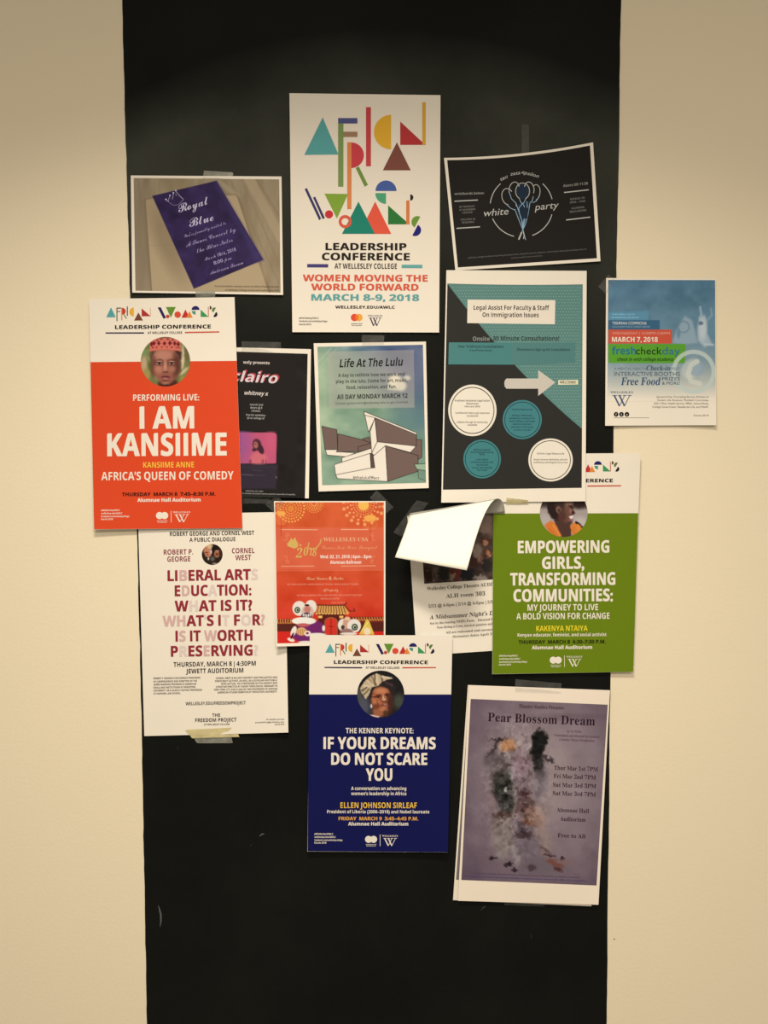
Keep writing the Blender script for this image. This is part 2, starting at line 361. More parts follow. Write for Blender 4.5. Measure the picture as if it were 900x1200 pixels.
mx = nt.nodes.new('ShaderNodeMix'); mx.data_type = 'RGBA'; L(painted_scallop, mx.inputs[0]); L(cr.outputs[0], mx.inputs[6]); mx.inputs[7].default_value = (*alb((70, 69, 57)), 1)
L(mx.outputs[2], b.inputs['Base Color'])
bp = nt.nodes.new('ShaderNodeBump'); bp.inputs['Strength'].default_value = .3; bp.inputs['Distance'].default_value = .0006; L(n3.outputs['Fac'], bp.inputs['Height']); L(bp.outputs[0], b.inputs['Normal'])
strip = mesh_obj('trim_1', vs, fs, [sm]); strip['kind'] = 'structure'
# faint chalk marks left on the black strip
def chalk_mark(pts, wd, col):
    p = np.array(pts, float); d = np.gradient(p, axis=0); n = np.stack([-d[:, 1], d[:, 0]], 1); n /= np.linalg.norm(n, axis=1)[:, None] + 1e-9
    wv = np.sin(np.linspace(0.25, math.pi - .25, len(p)))[:, None] * wd / 2; v = np.empty((2 * len(p), 2)); v[0::2] = p + n * wv; v[1::2] = p - n * wv
    mesh_obj('chalk_mark', PW(v[:, 0], v[:, 1], TS + 0.00012), [(2 * i, 2 * i + 1, 2 * i + 3, 2 * i + 2) for i in range(len(p) - 1)], [mat('chalk_dust', col, .9, .1, .3, 0, 300)], strip)
chalk_mark([(185.5, 1061), (187, 1066), (188.5, 1072), (188.5, 1080), (187.5, 1086)], 2.2, (90, 90, 84))
chalk_mark([(304, 980), (307, 977.5), (310, 977)], 1.2, (110, 108, 98)); chalk_mark([(293, 991), (295.5, 989)], 1.0, (85, 84, 76))
chalk_mark([(208, 875), (208.6, 879)], .8, (80, 76, 60)); chalk_mark([(563, 1067), (567, 1063), (570, 1062)], 2.0, (55, 54, 46))
chalk_mark([(622, 1094), (623, 1100)], 1.0, (80, 78, 70))
# tiny dark speck on the cream wall
mesh_obj('wall_speck', PW(np.array([719.2, 720.6, 720.6, 719.2]), np.array([1100, 1100, 1101.3, 1101.3]), .0003), [(0, 3, 2, 1)], [mat('speck', (90, 75, 55))], wall)

# ------------------------------------------------------------------ shared printed marks
INK = (34, 28, 24); WH = (240, 222, 196); YE = (240, 188, 62)
def header(p, x0, x1, y1, sy, ang, part='header_logo'):
    """row of geometric letters, conference line and the two rules; drawn in a 6-times enlarged frame"""
    kx = (x1 - x0) / (822 - 22); ky = sy / 6; a = math.radians(ang)
    def T(X, Y):
        u = (X - 22) * kx; v = (Y - 243) * ky; return (x0 + u * math.cos(a) - v * math.sin(a), y1 + u * math.sin(a) + v * math.cos(a))
    def P_(pts, c): p.poly(part, [T(*q) for q in pts], c, 2)
    def arc(cx, cy, r, c, a0, a1, full=True):
        n = 14; pts = [T(cx + r * math.cos(math.radians(a0 + (a1 - a0) * i / n)), cy + r * math.sin(math.radians(a0 + (a1 - a0) * i / n))) for i in range(n + 1)]
        if abs(a1 - a0) < 180: pts.append(T(cx, cy))
        p.poly(part, pts, c, 2)
    P_([(62, 60), (28, 130), (95, 130)], (88, 160, 155))
    P_([(100, 62), (107, 62), (107, 158), (100, 158)], (95, 95, 60)); P_([(107, 62), (132, 62), (132, 69), (107, 69)], (70, 50, 50)); P_([(107, 86), (127, 86), (127, 93), (107, 93)], (150, 100, 70))
    P_([(134, 62), (141, 62), (141, 152), (134, 152)], (222, 130, 70)); arc(141, 88, 24, (200, 60, 55), -90, 90); P_([(148, 110), (154, 108), (173, 138), (167, 142)], (90, 110, 60))
    P_([(173, 54), (180, 54), (180, 120), (173, 120)], (70, 40, 40)); arc(222, 93, 31, (232, 170, 50), 90, 270)
    P_([(254, 97), (224, 155), (286, 155)], (120, 68, 52)); P_([(277, 68), (277, 125), (340, 125)], (175, 50, 48)); P_([(336, 66), (341, 66), (341, 125), (336, 125)], (225, 165, 130))
    P_([(390, 62), (412, 62), (448, 137), (430, 143)], (38, 32, 80)); arc(460, 127, 13, (190, 70, 50), 0, 359); P_([(448, 60), (517, 60), (482, 136)], (100, 140, 45))
    arc(530, 115, 23, (218, 75, 52), 0, 359); P_([(585, 78), (557, 137), (614, 137)], (195, 50, 45)); P_([(613, 90), (591, 137), (636, 137)], (228, 135, 55))
    arc(656, 82, 28, (38, 34, 92), 180, 360); arc(656, 90, 26, (70, 145, 120), 90, 180)
    P_([(692, 80), (692, 132), (746, 132)], (60, 145, 85)); P_([(743, 60), (749, 60), (749, 132), (743, 132)], (195, 110, 80)); arc(756, 67, 13, (40, 25, 22), -90, 90)
    arc(790, 84, 19, (95, 120, 60), 120, 300); arc(790, 114, 20, (35, 30, 45), -60, 120)
    cx, cy = T(426, 201); p.t('LEADERSHIP CONFERENCE', cx, cy, 672 * kx, 26 * ky, INK, 'heavy', 'header_lettering', ang=ang)
    P_([(22, 238), (293, 239), (293, 249), (22, 247)], (55, 45, 75)); P_([(580, 238), (822, 236), (822, 245), (580, 248)], (205, 85, 62))
    cx, cy = T(439, 243); p.t('AT WELLESLEY COLLEGE', cx, cy, 242 * kx, 16 * ky, (58, 46, 38), 'sb', 'header_lettering', ang=ang)
def wlogo(p, x0, x1, ytop, y0, y1, col, part='college_logo', wd=0.8, h=1.9):
    """double V letter W with serifs, college name above"""
    w_ = x1 - x0
    p.t('WELLESLEY', (x0 + x1) / 2, ytop, w_ * 1.2, h, col, 'ser', part)
    X = lambda f: x0 + w_ * f
    for (a_, b_, tk) in ((0.10, 0.38, 1.6), (0.38, 0.66, .8), (0.36, 0.63, 1.6), (0.63, 0.92, .8)):
        if tk > 1 or a_ == 0.63: pass
    p.stroke(part, [(X(.10), y0), (X(.37), y1)], wd * 1.7, col); p.stroke(part, [(X(.37), y1), (X(.64), y0)], wd * .8, col)
    p.stroke(part, [(X(.37), y0), (X(.63), y1)], wd * 1.7, col); p.stroke(part, [(X(.63), y1), (X(.90), y0)], wd * .8, col)
    for f0, f1 in ((0, .24), (.28, .48), (.54, .74), (.8, 1)): p.stroke(part, [(X(f0), y0), (X(f1), y0)], wd * .7, col)
def smallprint(p, x, ys_, ws, col, hs=1.9, lines=None, align='l', part='small_print', st='sb', ang=None):
    for y_, w_, l_ in zip(ys_, ws, lines): p.t(l_, x, y_, w_, hs, col, st, part, align=align, ang=ang)
def footer(p, xl, yl, cx, cy, r, bx, wx0, wx1, col):
    smallprint(p, xl, [yl, yl + 3.6, yl + 7.2, yl + 10.4], [22, 25, 33, 14], col, 2.0, ['#WellesleyAWLC', 'wellesley.edu/AWLC', 'facebook.com/wellesleycollege', 'Events 2018'])
    p.disc('sponsor_logo', cx, cy, r, col); p.disc('sponsor_logo', cx + 5.9, cy, r, col, lay=2.5)
    p.t('mastercard', cx + 3, cy + r + 1.8, 12, 1.2, col, 'sb', 'sponsor_logo'); p.t('foundation', cx + 3, cy + r + 3.6, 11, 1.1, col, 'sb', 'sponsor_logo')
    p.rect('sponsor_logo', bx - .3, cy - 5.5, bx + .3, cy + 8, col)
    wlogo(p, wx0, wx1, cy - 4, cy - 1.2, cy + 7.5, col)
# ------------------------------------------------------------------ 1 white conference poster, top centre
A = Poster('poster', 'tall white poster at top centre with big coloured geometric letters above black heading',
           [(339.2, 109.2), (516.2, 111.5), (514.6, 389.6), (342.6, 389.2)], .0030, 0.2, (1, 1, 2, 2), 1.2)
fx = lambda X: 335 + X / 4.865
fy = lambda Y: 105 + Y / 4.865
def AP(pts, c, lay=2): A.poly('geometric_shape', [(fx(x), fy(y)) for x, y in pts], c, lay)
def AD(cx, cy, r, c, a0=0, a1=360, lay=2, inner=0): A.disc('geometric_shape', fx(cx), fy(cy), r / 4.865, c, a0=a0, a1=a1, lay=lay, inner=inner, n=60)
def AR(x0, y0, x1, y1, c, lay=2): AP([(x0, y0), (x1, y0), (x1, y1), (x0, y1)], c, lay)
AP([(210, 158), (105, 372), (300, 370)], (92, 163, 155)); AR(298, 193, 328, 553, (128, 150, 82), 3); AR(298, 162, 408, 193, (84, 84, 128), 3); AR(328, 240, 408, 270, (165, 125, 92))
AR(457, 100, 485, 437, (208, 66, 70)); AD(600, 242, 98, (234, 174, 50), 90, 270); AP([(652, 182), (652, 315), (795, 315)], (188, 54, 54)); AR(778, 72, 797, 315, (226, 165, 58), 3)
AP([(633, 300), (553, 460), (712, 460)], (128, 74, 60)); AR(350, 300, 374, 681, (228, 134, 76), 3); AD(372, 374, 73, (208, 64, 70), -90, 90)
AP([(398, 447), (416, 438), (468, 543), (449, 553)], (116, 144, 64)); AP([(107, 567), (120, 561), (201, 735), (190, 745)], (58, 54, 98)); AP([(155, 615), (167, 610), (222, 731), (210, 739)], (58, 54, 98))
AD(246, 711, 23, (206, 48, 54)); AP([(220, 593), (355, 595), (291, 735)], (134, 164, 56)); AD(338, 752, 37, (224, 92, 66), inner=.55, lay=4); AP([(414, 638), (320, 822), (508, 822)], (26, 128, 104), 3)
AP([(509, 638), (418, 822), (601, 823)], (232, 88, 62)); AD(571, 578, 60, (72, 94, 152), 180, 360); AD(571, 590, 61, (80, 162, 115), 90, 180)
AP([(511, 590), (571, 590), (571, 651)], (80, 162, 115), 1.8); AP([(583, 660), (583, 768), (704, 768)], (44, 118, 54)); AR(686, 632, 705, 768, (224, 124, 66), 3)
AD(709, 615, 18, (34, 28, 26), -90, 90); AD(750, 755, 34, (112, 148, 56), 118, 298); AD(737, 801, 34, (30, 30, 112), -62, 118)
A.t('LEADERSHIP', 428.9, 289, 94.5, 8.2, INK, 'heavy', 'title_lettering'); A.t('CONFERENCE', 428.7, 300.7, 102.5, 8.4, INK, 'heavy', 'title_lettering')
A.t('AT WELLESLEY COLLEGE', 428.6, 311.8, 73, 6.2, INK, 'sb', 'title_lettering'); A.rect('rule', 360, 309.4, 384.6, 313.4, (72, 62, 112)); A.rect('rule', 470.6, 310.2, 495, 314.2, (104, 165, 156))
A.t('WOMEN MOVING THE', 428, 325.8, 146, 7.6, (218, 92, 66), 'heavy', 'title_lettering'); A.t('WORLD FORWARD', 427.6, 336.4, 125.5, 7.6, (218, 92, 66), 'heavy', 'title_lettering')
A.t('MARCH 8-9, 2018', 428, 348.6, 126, 7.4, (98, 160, 152), 'heavy', 'title_lettering'); A.t('WELLESLEY.EDU/AWLC', 427.8, 359.9, 69.5, 3.2, INK, 'heavy', 'title_lettering')
smallprint(A, 350.5, [372.6, 376.2, 380], [23, 33, 14], (95, 85, 75), 2.0, ['#WellesleyAWLC', 'facebook.com/wellesleycollege', 'Events 2018'])
A.disc('sponsor_logo', 415.4, 372, 4.3, (226, 74, 44)); A.disc('sponsor_logo', 420.6, 372, 4.3, (238, 164, 56), lay=1.6); A.disc('sponsor_logo', 418, 372, 2.0, (232, 112, 44), ry=3.2, lay=3)
A.t('mastercard', 418, 379.2, 13, 1.4, (90, 80, 70), 'sb', 'sponsor_logo'); A.t('foundation', 418, 381.3, 12, 1.2, (90, 80, 70), 'sb', 'sponsor_logo')
wlogo(A, 432.5, 447, 370, 372.6, 381.8, (70, 66, 80), wd=.9); A.done()

# ------------------------------------------------------------------ 2 red portrait poster
B = Poster('poster', 'orange and white poster with a portrait of a woman in a red beaded cap',
           [(104.3, 350.4), (274.8, 348.2), (284.2, 619), (110.2, 620.4)], .0062, -0.4, (1, 1, 1.5, 6), 1.4)
OR = (222, 72, 36); B.grid('colour_block', [(106.0, 424.3), (277.3, 422.8), (284.1, 618.9), (110.3, 620.2)], OR)
header(B, 123.6, 257, 390.3, .985, -0.4)
c = Canvas(164, 394, 224, 454, 3, (122, 124, 74)).frame(160, 380, 12.857)
c.I += c.noise(12, 7, 3)[..., None]
c.ell(110, 600, 45, 130, (188, 156, 118), .8); c.ell(150, 760, 60, 90, (160, 140, 80), .8); c.ell(700, 500, 30, 180, (214, 190, 150), .6, 4); c.ell(760, 420, 45, 170, (110, 98, 62), .7); c.ell(700, 720, 110, 22, (196, 180, 130), .8, -40)
c.ell(110, 420, 40, 60, (120, 140, 85), .8); c.ell(690, 820, 70, 50, (140, 135, 70), .8)
c.ell(440, 215, 140, 45, (112, 78, 46), .3); c.ell(470, 900, 150, 90, (74, 40, 30), .3); c.ell(440, 470, 232, 175, (46, 27, 27), .25)
c.ell(440, 560, 208, 215, (150, 94, 74), .14); c.ell(440, 705, 172, 190, (148, 90, 70), .2)
c.ell(405, 465, 150, 80, (186, 124, 102), 1.0); c.ell(600, 620, 62, 190, (96, 52, 42), 1.0); c.ell(255, 640, 40, 150, (112, 66, 52), 1.0); c.ell(330, 670, 60, 70, (184, 118, 94), 1.1); c.ell(535, 670, 50, 55, (168, 106, 84), 1.1)
c.poly([(195, 262), (300, 215), (440, 205), (580, 215), (668, 262), (662, 408), (560, 395), (430, 388), (300, 396), (205, 408)], (214, 112, 94))
for x_, y_ in ((265, 285), (335, 285), (420, 290), (502, 285), (575, 290), (225, 300), (630, 300)): c.poly([(x_, y_ - 42), (x_ + 27, y_), (x_, y_ + 36), (x_ - 27, y_)], (104, 26, 28), .8)
for x_, y_ in ((245, 355), (300, 352), (380, 350), (460, 348), (530, 352), (600, 358), (640, 360)): c.poly([(x_, y_ - 24), (x_ + 18, y_ + 4), (x_ - 18, y_ + 4)], (120, 34, 34), .8)
for x_, y_ in ((375, 222), (470, 222), (545, 235), (310, 240)): c.poly([(x_, y_ - 18), (x_ + 22, y_ + 12), (x_ - 22, y_ + 12)], (96, 50, 36), .8)
c.line([(203, 400), (320, 386), (440, 380), (560, 388), (660, 402)], 16, (196, 104, 78))
for ex in (345, 530):
    c.ell(ex, 582, 62, 42, (110, 64, 52), 1.0); c.line([(ex - 58, 548), (ex - 20, 530), (ex + 25, 530), (ex + 58, 546)], 9, (84, 46, 38), .75, .8); c.ell(ex, 562, 42, 11, (190, 134, 112), .9)
    c.ell(ex, 590, 44, 15, (196, 168, 158), .6, 0, .75); c.ell(ex, 580, 48, 9, (46, 24, 24), .7); c.ell(ex, 592, 17, 16, (26, 16, 18), .4)
c.ell(432, 640, 22, 80, (196, 138, 114), 1.0); c.ell(436, 700, 46, 26, (176, 112, 90), .8); c.ell(412, 714, 13, 8, (64, 30, 26), .8); c.ell(462, 714, 13, 8, (64, 30, 26), .8); c.ell(436, 724, 44, 10, (112, 64, 52), .9)
c.ell(440, 800, 70, 32, (136, 66, 62), .45); c.ell(440, 794, 66, 6, (60, 24, 26), .8); c.ell(440, 816, 40, 10, (182, 112, 104), .9); c.ell(440, 852, 52, 14, (104, 60, 48), 1.0); c.ell(440, 885, 60, 22, (164, 106, 84), 1.0); c.ell(450, 938, 120, 22, (50, 26, 22), .7)
c.warp(.2, 3, 93)
B.paint('portrait', c, circle=(193.9, 423.8, 29), lay=2.4)
B.t('PERFORMING LIVE:', 194.7, 465.8, 77.4, 7.4, WH, 'sb', 'title_lettering'); B.t('I AM', 195.5, 489.2, 63, 25.6, WH, 'heavy', 'title_lettering'); B.t('KANSIIME', 195.6, 520.8, 139, 26.2, WH, 'heavy', 'title_lettering', sp=.01)
B.t('KANSIIME ANNE', 197.6, 544.6, 59.6, 6.6, YE, 'sb', 'name_lettering'); B.t("AFRICA'S QUEEN OF COMEDY", 196.2, 557.5, 155, 9.6, WH, 'sb', 'title_lettering')
B.t('THURSDAY  MARCH 8  7:45–8:30 P.M.', 197.7, 579, 109.5, 4.2, (60, 20, 12), 'heavy', 'date_lettering'); B.t('Alumnae Hall Auditorium', 198, 585.8, 74, 4.2, WH, 'heavy', 'date_lettering')
footer(B, 118.4, 598, 187, 604.2, 4.2, 200.6, 204.5, 221.6, WH); B.done()

# ------------------------------------------------------------------ 3 blue portrait poster
D = Poster('poster', 'navy blue and white poster with an older woman in glasses and head wrap',
           [(363, 744.2), (530.2, 744.6), (524.8, 998.9), (360.3, 997.8)], .0078, 0.1, (1, 1, 6, 3), 1.4)
D.grid('colour_block', [(362.0, 813.8), (528.9, 813.8), (524.9, 998.8), (360.5, 997.6)], (17, 21, 73))
header(D, 380.2, 511, 782.2, .92, 0.2)
c = Canvas(416, 784, 477, 843, 3, (30, 28, 28)).frame(410, 780, 12.857)
c.ell(180, 620, 140, 190, (78, 78, 88), .9); c.ell(740, 540, 90, 110, (66, 70, 60), .9); c.ell(120, 450, 60, 120, (80, 76, 72), .9)
c.poly([(155, 345), (190, 280), (250, 205), (330, 150), (400, 118), (470, 140), (560, 160), (632, 186), (600, 205), (545, 215), (520, 300), (430, 310), (330, 320), (290, 430), (240, 510), (205, 440), (165, 400)], (196, 170, 134))
for p0, p1, cc in (((330, 160), (400, 310), (120, 95, 66)), ((400, 130), (430, 300), (226, 204, 168)), ((250, 220), (350, 300), (222, 196, 158)), ((200, 300), (300, 310), (228, 205, 170)), ((470, 150), (500, 290), (70, 55, 42)), ((370, 140), (380, 290), (90, 72, 50)), ((180, 380), (250, 330), (60, 50, 36)), ((215, 430), (290, 350), (84, 74, 50)), ((235, 480), (300, 400), (190, 178, 140)), ((480, 165), (630, 186), (232, 212, 180)), ((280, 190), (340, 260), (150, 120, 88))): c.line([p0, p1], 22, cc, .8, 1.2)
c.poly([(350, 340), (420, 310), (500, 240), (560, 215), (650, 250), (700, 330), (660, 430), (600, 360), (500, 320), (400, 350), (320, 470), (300, 560), (295, 420)], (44, 34, 32), 1.0)
c.line([(540, 250), (640, 300)], 16, (92, 70, 84), .8, 1); c.line([(350, 400), (400, 330)], 14, (150, 120, 90), .8, 1)
c.ell(480, 520, 152, 205, (160, 90, 58), .15, -8); c.ell(470, 385, 90, 45, (196, 124, 84), .9); c.ell(610, 570, 50, 160, (70, 40, 32), .9); c.ell(390, 540, 60, 60, (184, 112, 74), .9); c.ell(440, 690, 100, 80, (158, 92, 62), .5); c.ell(400, 620, 60, 40, (120, 62, 40), .9)
c.ell(515, 495, 26, 50, (210, 160, 122), .8); c.ell(520, 540, 46, 14, (110, 56, 42), .8); c.ell(430, 462, 40, 20, (88, 44, 34), .8); c.ell(565, 440, 34, 18, (70, 36, 28), .8)
c.line([(330, 475), (400, 480)], 12, (60, 20, 20), 1, .5); c.ring(430, 478, 52, 8, (80, 30, 26), .9, 38); c.ring(565, 462, 44, 8, (80, 30, 26), .9, 38)
c.ell(538, 588, 62, 15, (96, 36, 34), .6, -6); c.ell(532, 583, 34, 5, (206, 172, 152), .7, -6); c.ell(535, 608, 50, 10, (170, 94, 78), .8, -6); c.ell(420, 580, 10, 50, (112, 60, 42), .9, -20); c.ell(500, 655, 60, 28, (182, 114, 78), .9); c.ell(430, 480, 14, 8, (30, 16, 14), .6); c.ell(562, 465, 12, 8, (30, 16, 14), .6); c.ell(540, 720, 40, 50, (84, 50, 34), .9)
c.ell(322, 612, 14, 32, (226, 214, 206), .5); c.poly([(290, 735), (350, 740), (460, 768), (420, 790), (350, 780)], (222, 176, 160), 1)
c.warp(.3, 3, 91)
D.paint('portrait', c, circle=(446.2, 813.4, 27.6), lay=2.4)
D.t('THE KENNER KEYNOTE:', 444.9, 856.2, 79.4, 6.2, WH, 'sb', 'title_lettering'); D.t('IF YOUR DREAMS', 444.8, 870.8, 131, 13.8, WH, 'heavy', 'title_lettering'); D.t('DO NOT SCARE', 444.4, 889.3, 112, 13.8, WH, 'heavy', 'title_lettering'); D.t('YOU', 444.2, 907.7, 30.6, 14.2, WH, 'heavy', 'title_lettering')
D.t('A conversation on advancing', 443.8, 923.9, 64.6, 4, WH, 'sb', 'subtitle_lettering'); D.t("women's leadership in Africa", 443.8, 929.9, 64.6, 4, WH, 'sb', 'subtitle_lettering')
D.t('ELLEN JOHNSON SIRLEAF', 443.7, 943.7, 89.6, 6.6, YE, 'sb', 'name_lettering'); D.t('President of Liberia (2006–2018) and Nobel laureate', 443.2, 951.2, 119.8, 3.8, WH, 'sb', 'subtitle_lettering')
D.t('FRIDAY  MARCH 9  3:45–4:45 P.M.', 443.4, 959.2, 93.2, 4, (226, 160, 74), 'heavy', 'date_lettering'); D.t('Alumnae Hall Auditorium', 443.2, 965.4, 70.2, 4, WH, 'heavy', 'date_lettering')
footer(D, 368.4, 977.2, 431.9, 983.6, 4.1, 445.4, 449.2, 465, WH); D.done()

# ------------------------------------------------------------------ 4 green portrait poster
G = Poster('poster', 'green and white poster with a portrait of a smiling woman in orange',
           [(578.5, 532), (750.6, 531), (741.9, 787.3), (576.8, 790)], .0062, -0.4, (0, 5, 3, 3), 1.2)
G.grid('colour_block', [(578.0, 601.8), (748.0, 601.4), (742, 787.2), (577, 789.8)], (107, 126, 20))
header(G, 597.6, 727.8, 569.8, .93, -0.1)
c = Canvas(632, 572, 690, 630, 3, (166, 150, 140)).frame(625, 580, 12.857)
c.ell(700, 120, 160, 90, (48, 32, 30), .7); c.ell(160, 100, 120, 90, (60, 46, 44), .8); c.ell(700, 420, 120, 90, (190, 176, 166), .9); c.ell(180, 380, 90, 90, (180, 166, 158), .9)
c.poly([(300, 380), (420, 360), (560, 440), (575, 610), (500, 650), (410, 640), (360, 500)], (78, 52, 44), 1.2)
c.ell(340, 190, 130, 195, (42, 28, 26), .2, -8); c.ell(495, 230, 118, 190, (108, 72, 58), .18, -5); c.ell(400, 130, 70, 120, (60, 42, 38), .8); c.ell(380, 225, 38, 55, (126, 92, 76), .5); c.ell(385, 230, 16, 28, (70, 46, 40), .6)
c.ell(430, 320, 60, 90, (84, 52, 44), .9); c.ell(540, 120, 60, 60, (130, 94, 78), .9); c.ell(578, 190, 32, 14, (44, 26, 24), .7); c.ell(560, 165, 36, 8, (36, 22, 20), .8); c.ell(600, 268, 28, 24, (62, 32, 30), .5); c.ell(560, 240, 22, 40, (140, 98, 80), .8)
c.poly([(535, 325), (610, 305), (600, 345), (565, 372)], (226, 206, 196), .8); c.ell(560, 385, 40, 20, (140, 84, 78), .7); c.ell(545, 420, 46, 26, (80, 54, 46), .8)
c.poly([(165, 455), (262, 388), (335, 440), (400, 560), (425, 635), (360, 640), (240, 580)], (214, 118, 50), .8); c.poly([(548, 470), (640, 400), (742, 488), (700, 580), (600, 612), (575, 560)], (218, 126, 54), .8)
c.line([(300, 450), (400, 620)], 12, (238, 160, 90), .8); c.line([(230, 500), (330, 600)], 10, (180, 84, 30), .7); c.line([(600, 470), (620, 590)], 10, (186, 92, 34), .7); c.line([(665, 450), (680, 560)], 10, (240, 160, 80), .7)
c.line([(645, 410), (690, 435), (745, 490)], 16, (28, 22, 22)); c.ell(652, 415, 26, 18, (24, 20, 20), .4, 30)
c.warp(.25, 3, 95)
G.paint('portrait', c, circle=(660.6, 601.2, 28), lay=2.4)
G.t('EMPOWERING', 660.4, 640.7, 106.8, 14.2, WH, 'heavy', 'title_lettering'); G.t('GIRLS,', 659.9, 659.4, 49, 14.2, WH, 'heavy', 'title_lettering'); G.t('TRANSFORMING', 659.5, 678.4, 122.7, 14.4, WH, 'heavy', 'title_lettering'); G.t('COMMUNITIES:', 659.9, 697.5, 116, 14.4, WH, 'heavy', 'title_lettering')
G.t('MY JOURNEY TO LIVE', 659.6, 711.7, 82.8, 7.4, WH, 'sb', 'subtitle_lettering'); G.t('A BOLD VISION FOR CHANGE', 659.7, 721.9, 109.2, 7.2, WH, 'sb', 'subtitle_lettering')
G.t('KAKENYA NTAIYA', 658.5, 736.3, 60.2, 6.3, (236, 206, 48), 'sb', 'name_lettering'); G.t('Kenyan educator, feminist, and social activist', 658.6, 743.8, 104.2, 3.9, WH, 'sb', 'subtitle_lettering')
G.t('THURSDAY  MARCH 8  6:30–7:30 P.M.', 658.6, 752.1, 102, 4.1, (38, 40, 14), 'heavy', 'date_lettering'); G.t('Alumnae Hall Auditorium', 658.6, 758.6, 70.5, 4.1, WH, 'heavy', 'date_lettering')
footer(G, 584.8, 768.5, 648.3, 773.6, 4.1, 661.5, 665.4, 681.2, WH); G.done()

# ------------------------------------------------------------------ 5 liberal arts poster
Lb = Poster('poster', 'white poster with stacked dark red question lines and a small round double portrait',
            [(161.6, 603), (333.2, 600), (337.9, 858.4), (169.1, 862.6)], .0022, -0.9, (0, 0, 9, 1), 1.0)
RD = (148, 46, 54); PK = (216, 172, 158); OU = (226, 200, 184); RM = (140, 62, 66)
Lb.t('ROBERT GEORGE AND CORNEL WEST', 248.4, 625, 98.8, 4.8, (48, 42, 36), 'sb', 'title_lettering'); Lb.t('A PUBLIC DIALOGUE', 248.9, 632.1, 53.8, 4.8, (48, 42, 36), 'sb', 'title_lettering')
Lb.t('ROBERT P.', 209, 646.8, 34.4, 6, RM, 'sb', 'name_lettering'); Lb.t('GEORGE', 209.5, 655, 27, 6, RM, 'sb', 'name_lettering'); Lb.t('CORNEL', 285, 645.2, 26.5, 6, RM, 'sb', 'name_lettering'); Lb.t('WEST', 285, 653.3, 18.5, 6, RM, 'sb', 'name_lettering')
def tone(s_): return [{'D': RD, 'P': PK, 'O': OU, ' ': RD}[k] for k in s_]
for s_, tn, x0, x1, cy in (('LIBERAL ARTS', 'DDPDDDD DDDO', 196.5, 302, 673.8), ('EDUCATION:', 'DPDDODDDDD', 204.9, 294.3, 691.7), ('WHAT IS IT?', 'DODD DD DDD', 204.9, 295.3, 709.6),
                           ("WHAT'S IT FOR?", 'PPDDOD DO DODP', 190.7, 310.2, 727), ('IS IT WORTH', 'DP DD PDDDD', 205.8, 295.7, 744.8), ('PRESERVING?', 'DODDPDDDDDO', 200.4, 302, 762.5)):
    Lb.t(s_, (x0 + x1) / 2, cy, x1 - x0, 12.4, RD, 'heavy', 'title_lettering', cols=tone(tn))
Lb.t('THURSDAY, MARCH 8 | 4:30PM', 251.5, 778, 96.5, 5.4, INK, 'sb', 'date_lettering'); Lb.t('JEWETT AUDITORIUM', 251.5, 786, 67.3, 5.4, INK, 'sb', 'date_lettering')
smallprint(Lb, 179.8, [795, 798.7, 802.2, 805.8, 809.3, 812.8], [55, 51, 50, 49, 57, 32], (80, 70, 60), 2.1,
           ["ROBERT P. GEORGE IS MCCORMICK PROFESSOR", "OF JURISPRUDENCE AND DIRECTOR OF THE", "JAMES MADISON PROGRAM IN AMERICAN", "IDEALS AND INSTITUTIONS AT PRINCETON", "UNIVERSITY. HE IS ALSO A VISITING PROFESSOR", "AT HARVARD LAW SCHOOL."], st='sb')
smallprint(Lb, 325, [793.6, 797, 800.3, 803.7, 807.1, 810.4], [72, 73, 66, 72, 74, 70], (80, 70, 60), 2.1,
           ["CORNEL WEST IS AN ANTI-POVERTY AND PRO-JUSTICE AND", "DEMOCRACY ACTIVIST, AS WELL AS A SCHOLAR AND PUBLIC", "INTELLECTUAL. HE IS PROFESSOR OF PHILOSOPHY AND", "CHRISTIAN PRACTICE AT UNION THEOLOGICAL SEMINARY IN", "NEW YORK CITY AND CLASS OF 1943 PROFESSOR OF AFRICAN", "AMERICAN STUDIES EMERITUS AT PRINCETON UNIVERSITY."], align='r', st='sb')
Lb.t('WELLESLEY.EDU/FREEDOMPROJECT', 252.7, 824, 70.4, 3.7, (52, 46, 40), 'sb', 'small_print'); Lb.t('THE', 253.3, 838, 9.4, 3.8, INK, 'sb', 'small_print'); Lb.t('FREEDOM PROJECT', 253, 843.7, 48.4, 4.2, INK, 'sb', 'small_print'); Lb.t('AT WELLESLEY COLLEGE', 254, 848.8, 30, 1.9, (60, 54, 46), 'sb', 'small_print')
smallprint(Lb, 333, [842.8, 846, 848.7], [21, 34, 11], (110, 100, 90), 1.6, ['For disability services', 'accessibility@wellesley.edu', 'Events 2018'], align='r', st='sb')
c = Canvas(236, 637, 262, 663, 5, (42, 28, 22)).frame(230, 630, 22.5)
c.ell(330, 240, 120, 75, (214, 176, 134), .5); c.ell(250, 330, 70, 90, (180, 120, 90), .7); c.ell(310, 410, 90, 120, (196, 126, 96), .4); c.ell(270, 390, 50, 16, (110, 50, 36), .8); c.ell(290, 445, 36, 14, (130, 50, 40), .8); c.ell(390, 370, 20, 60, (220, 200, 190), .7)
c.ell(530, 290, 120, 110, (32, 20, 15), .4); c.ell(545, 430, 78, 100, (152, 100, 70), .4); c.ell(545, 440, 34, 26, (92, 44, 18), .7); c.ell(560, 355, 60, 22, (176, 128, 100), .8); c.ell(640, 400, 40, 120, (70, 34, 26), .7)
c.ell(300, 590, 110, 80, (40, 34, 28), .6); c.ell(320, 555, 22, 40, (200, 180, 160), .6); c.ell(430, 560, 60, 60, (92, 88, 76), .8); c.ell(480, 680, 60, 16, (160, 140, 120), .8)
Lb.paint('portrait', c, circle=(248.7, 649.8, 12.2), lay=1); Lb.done()
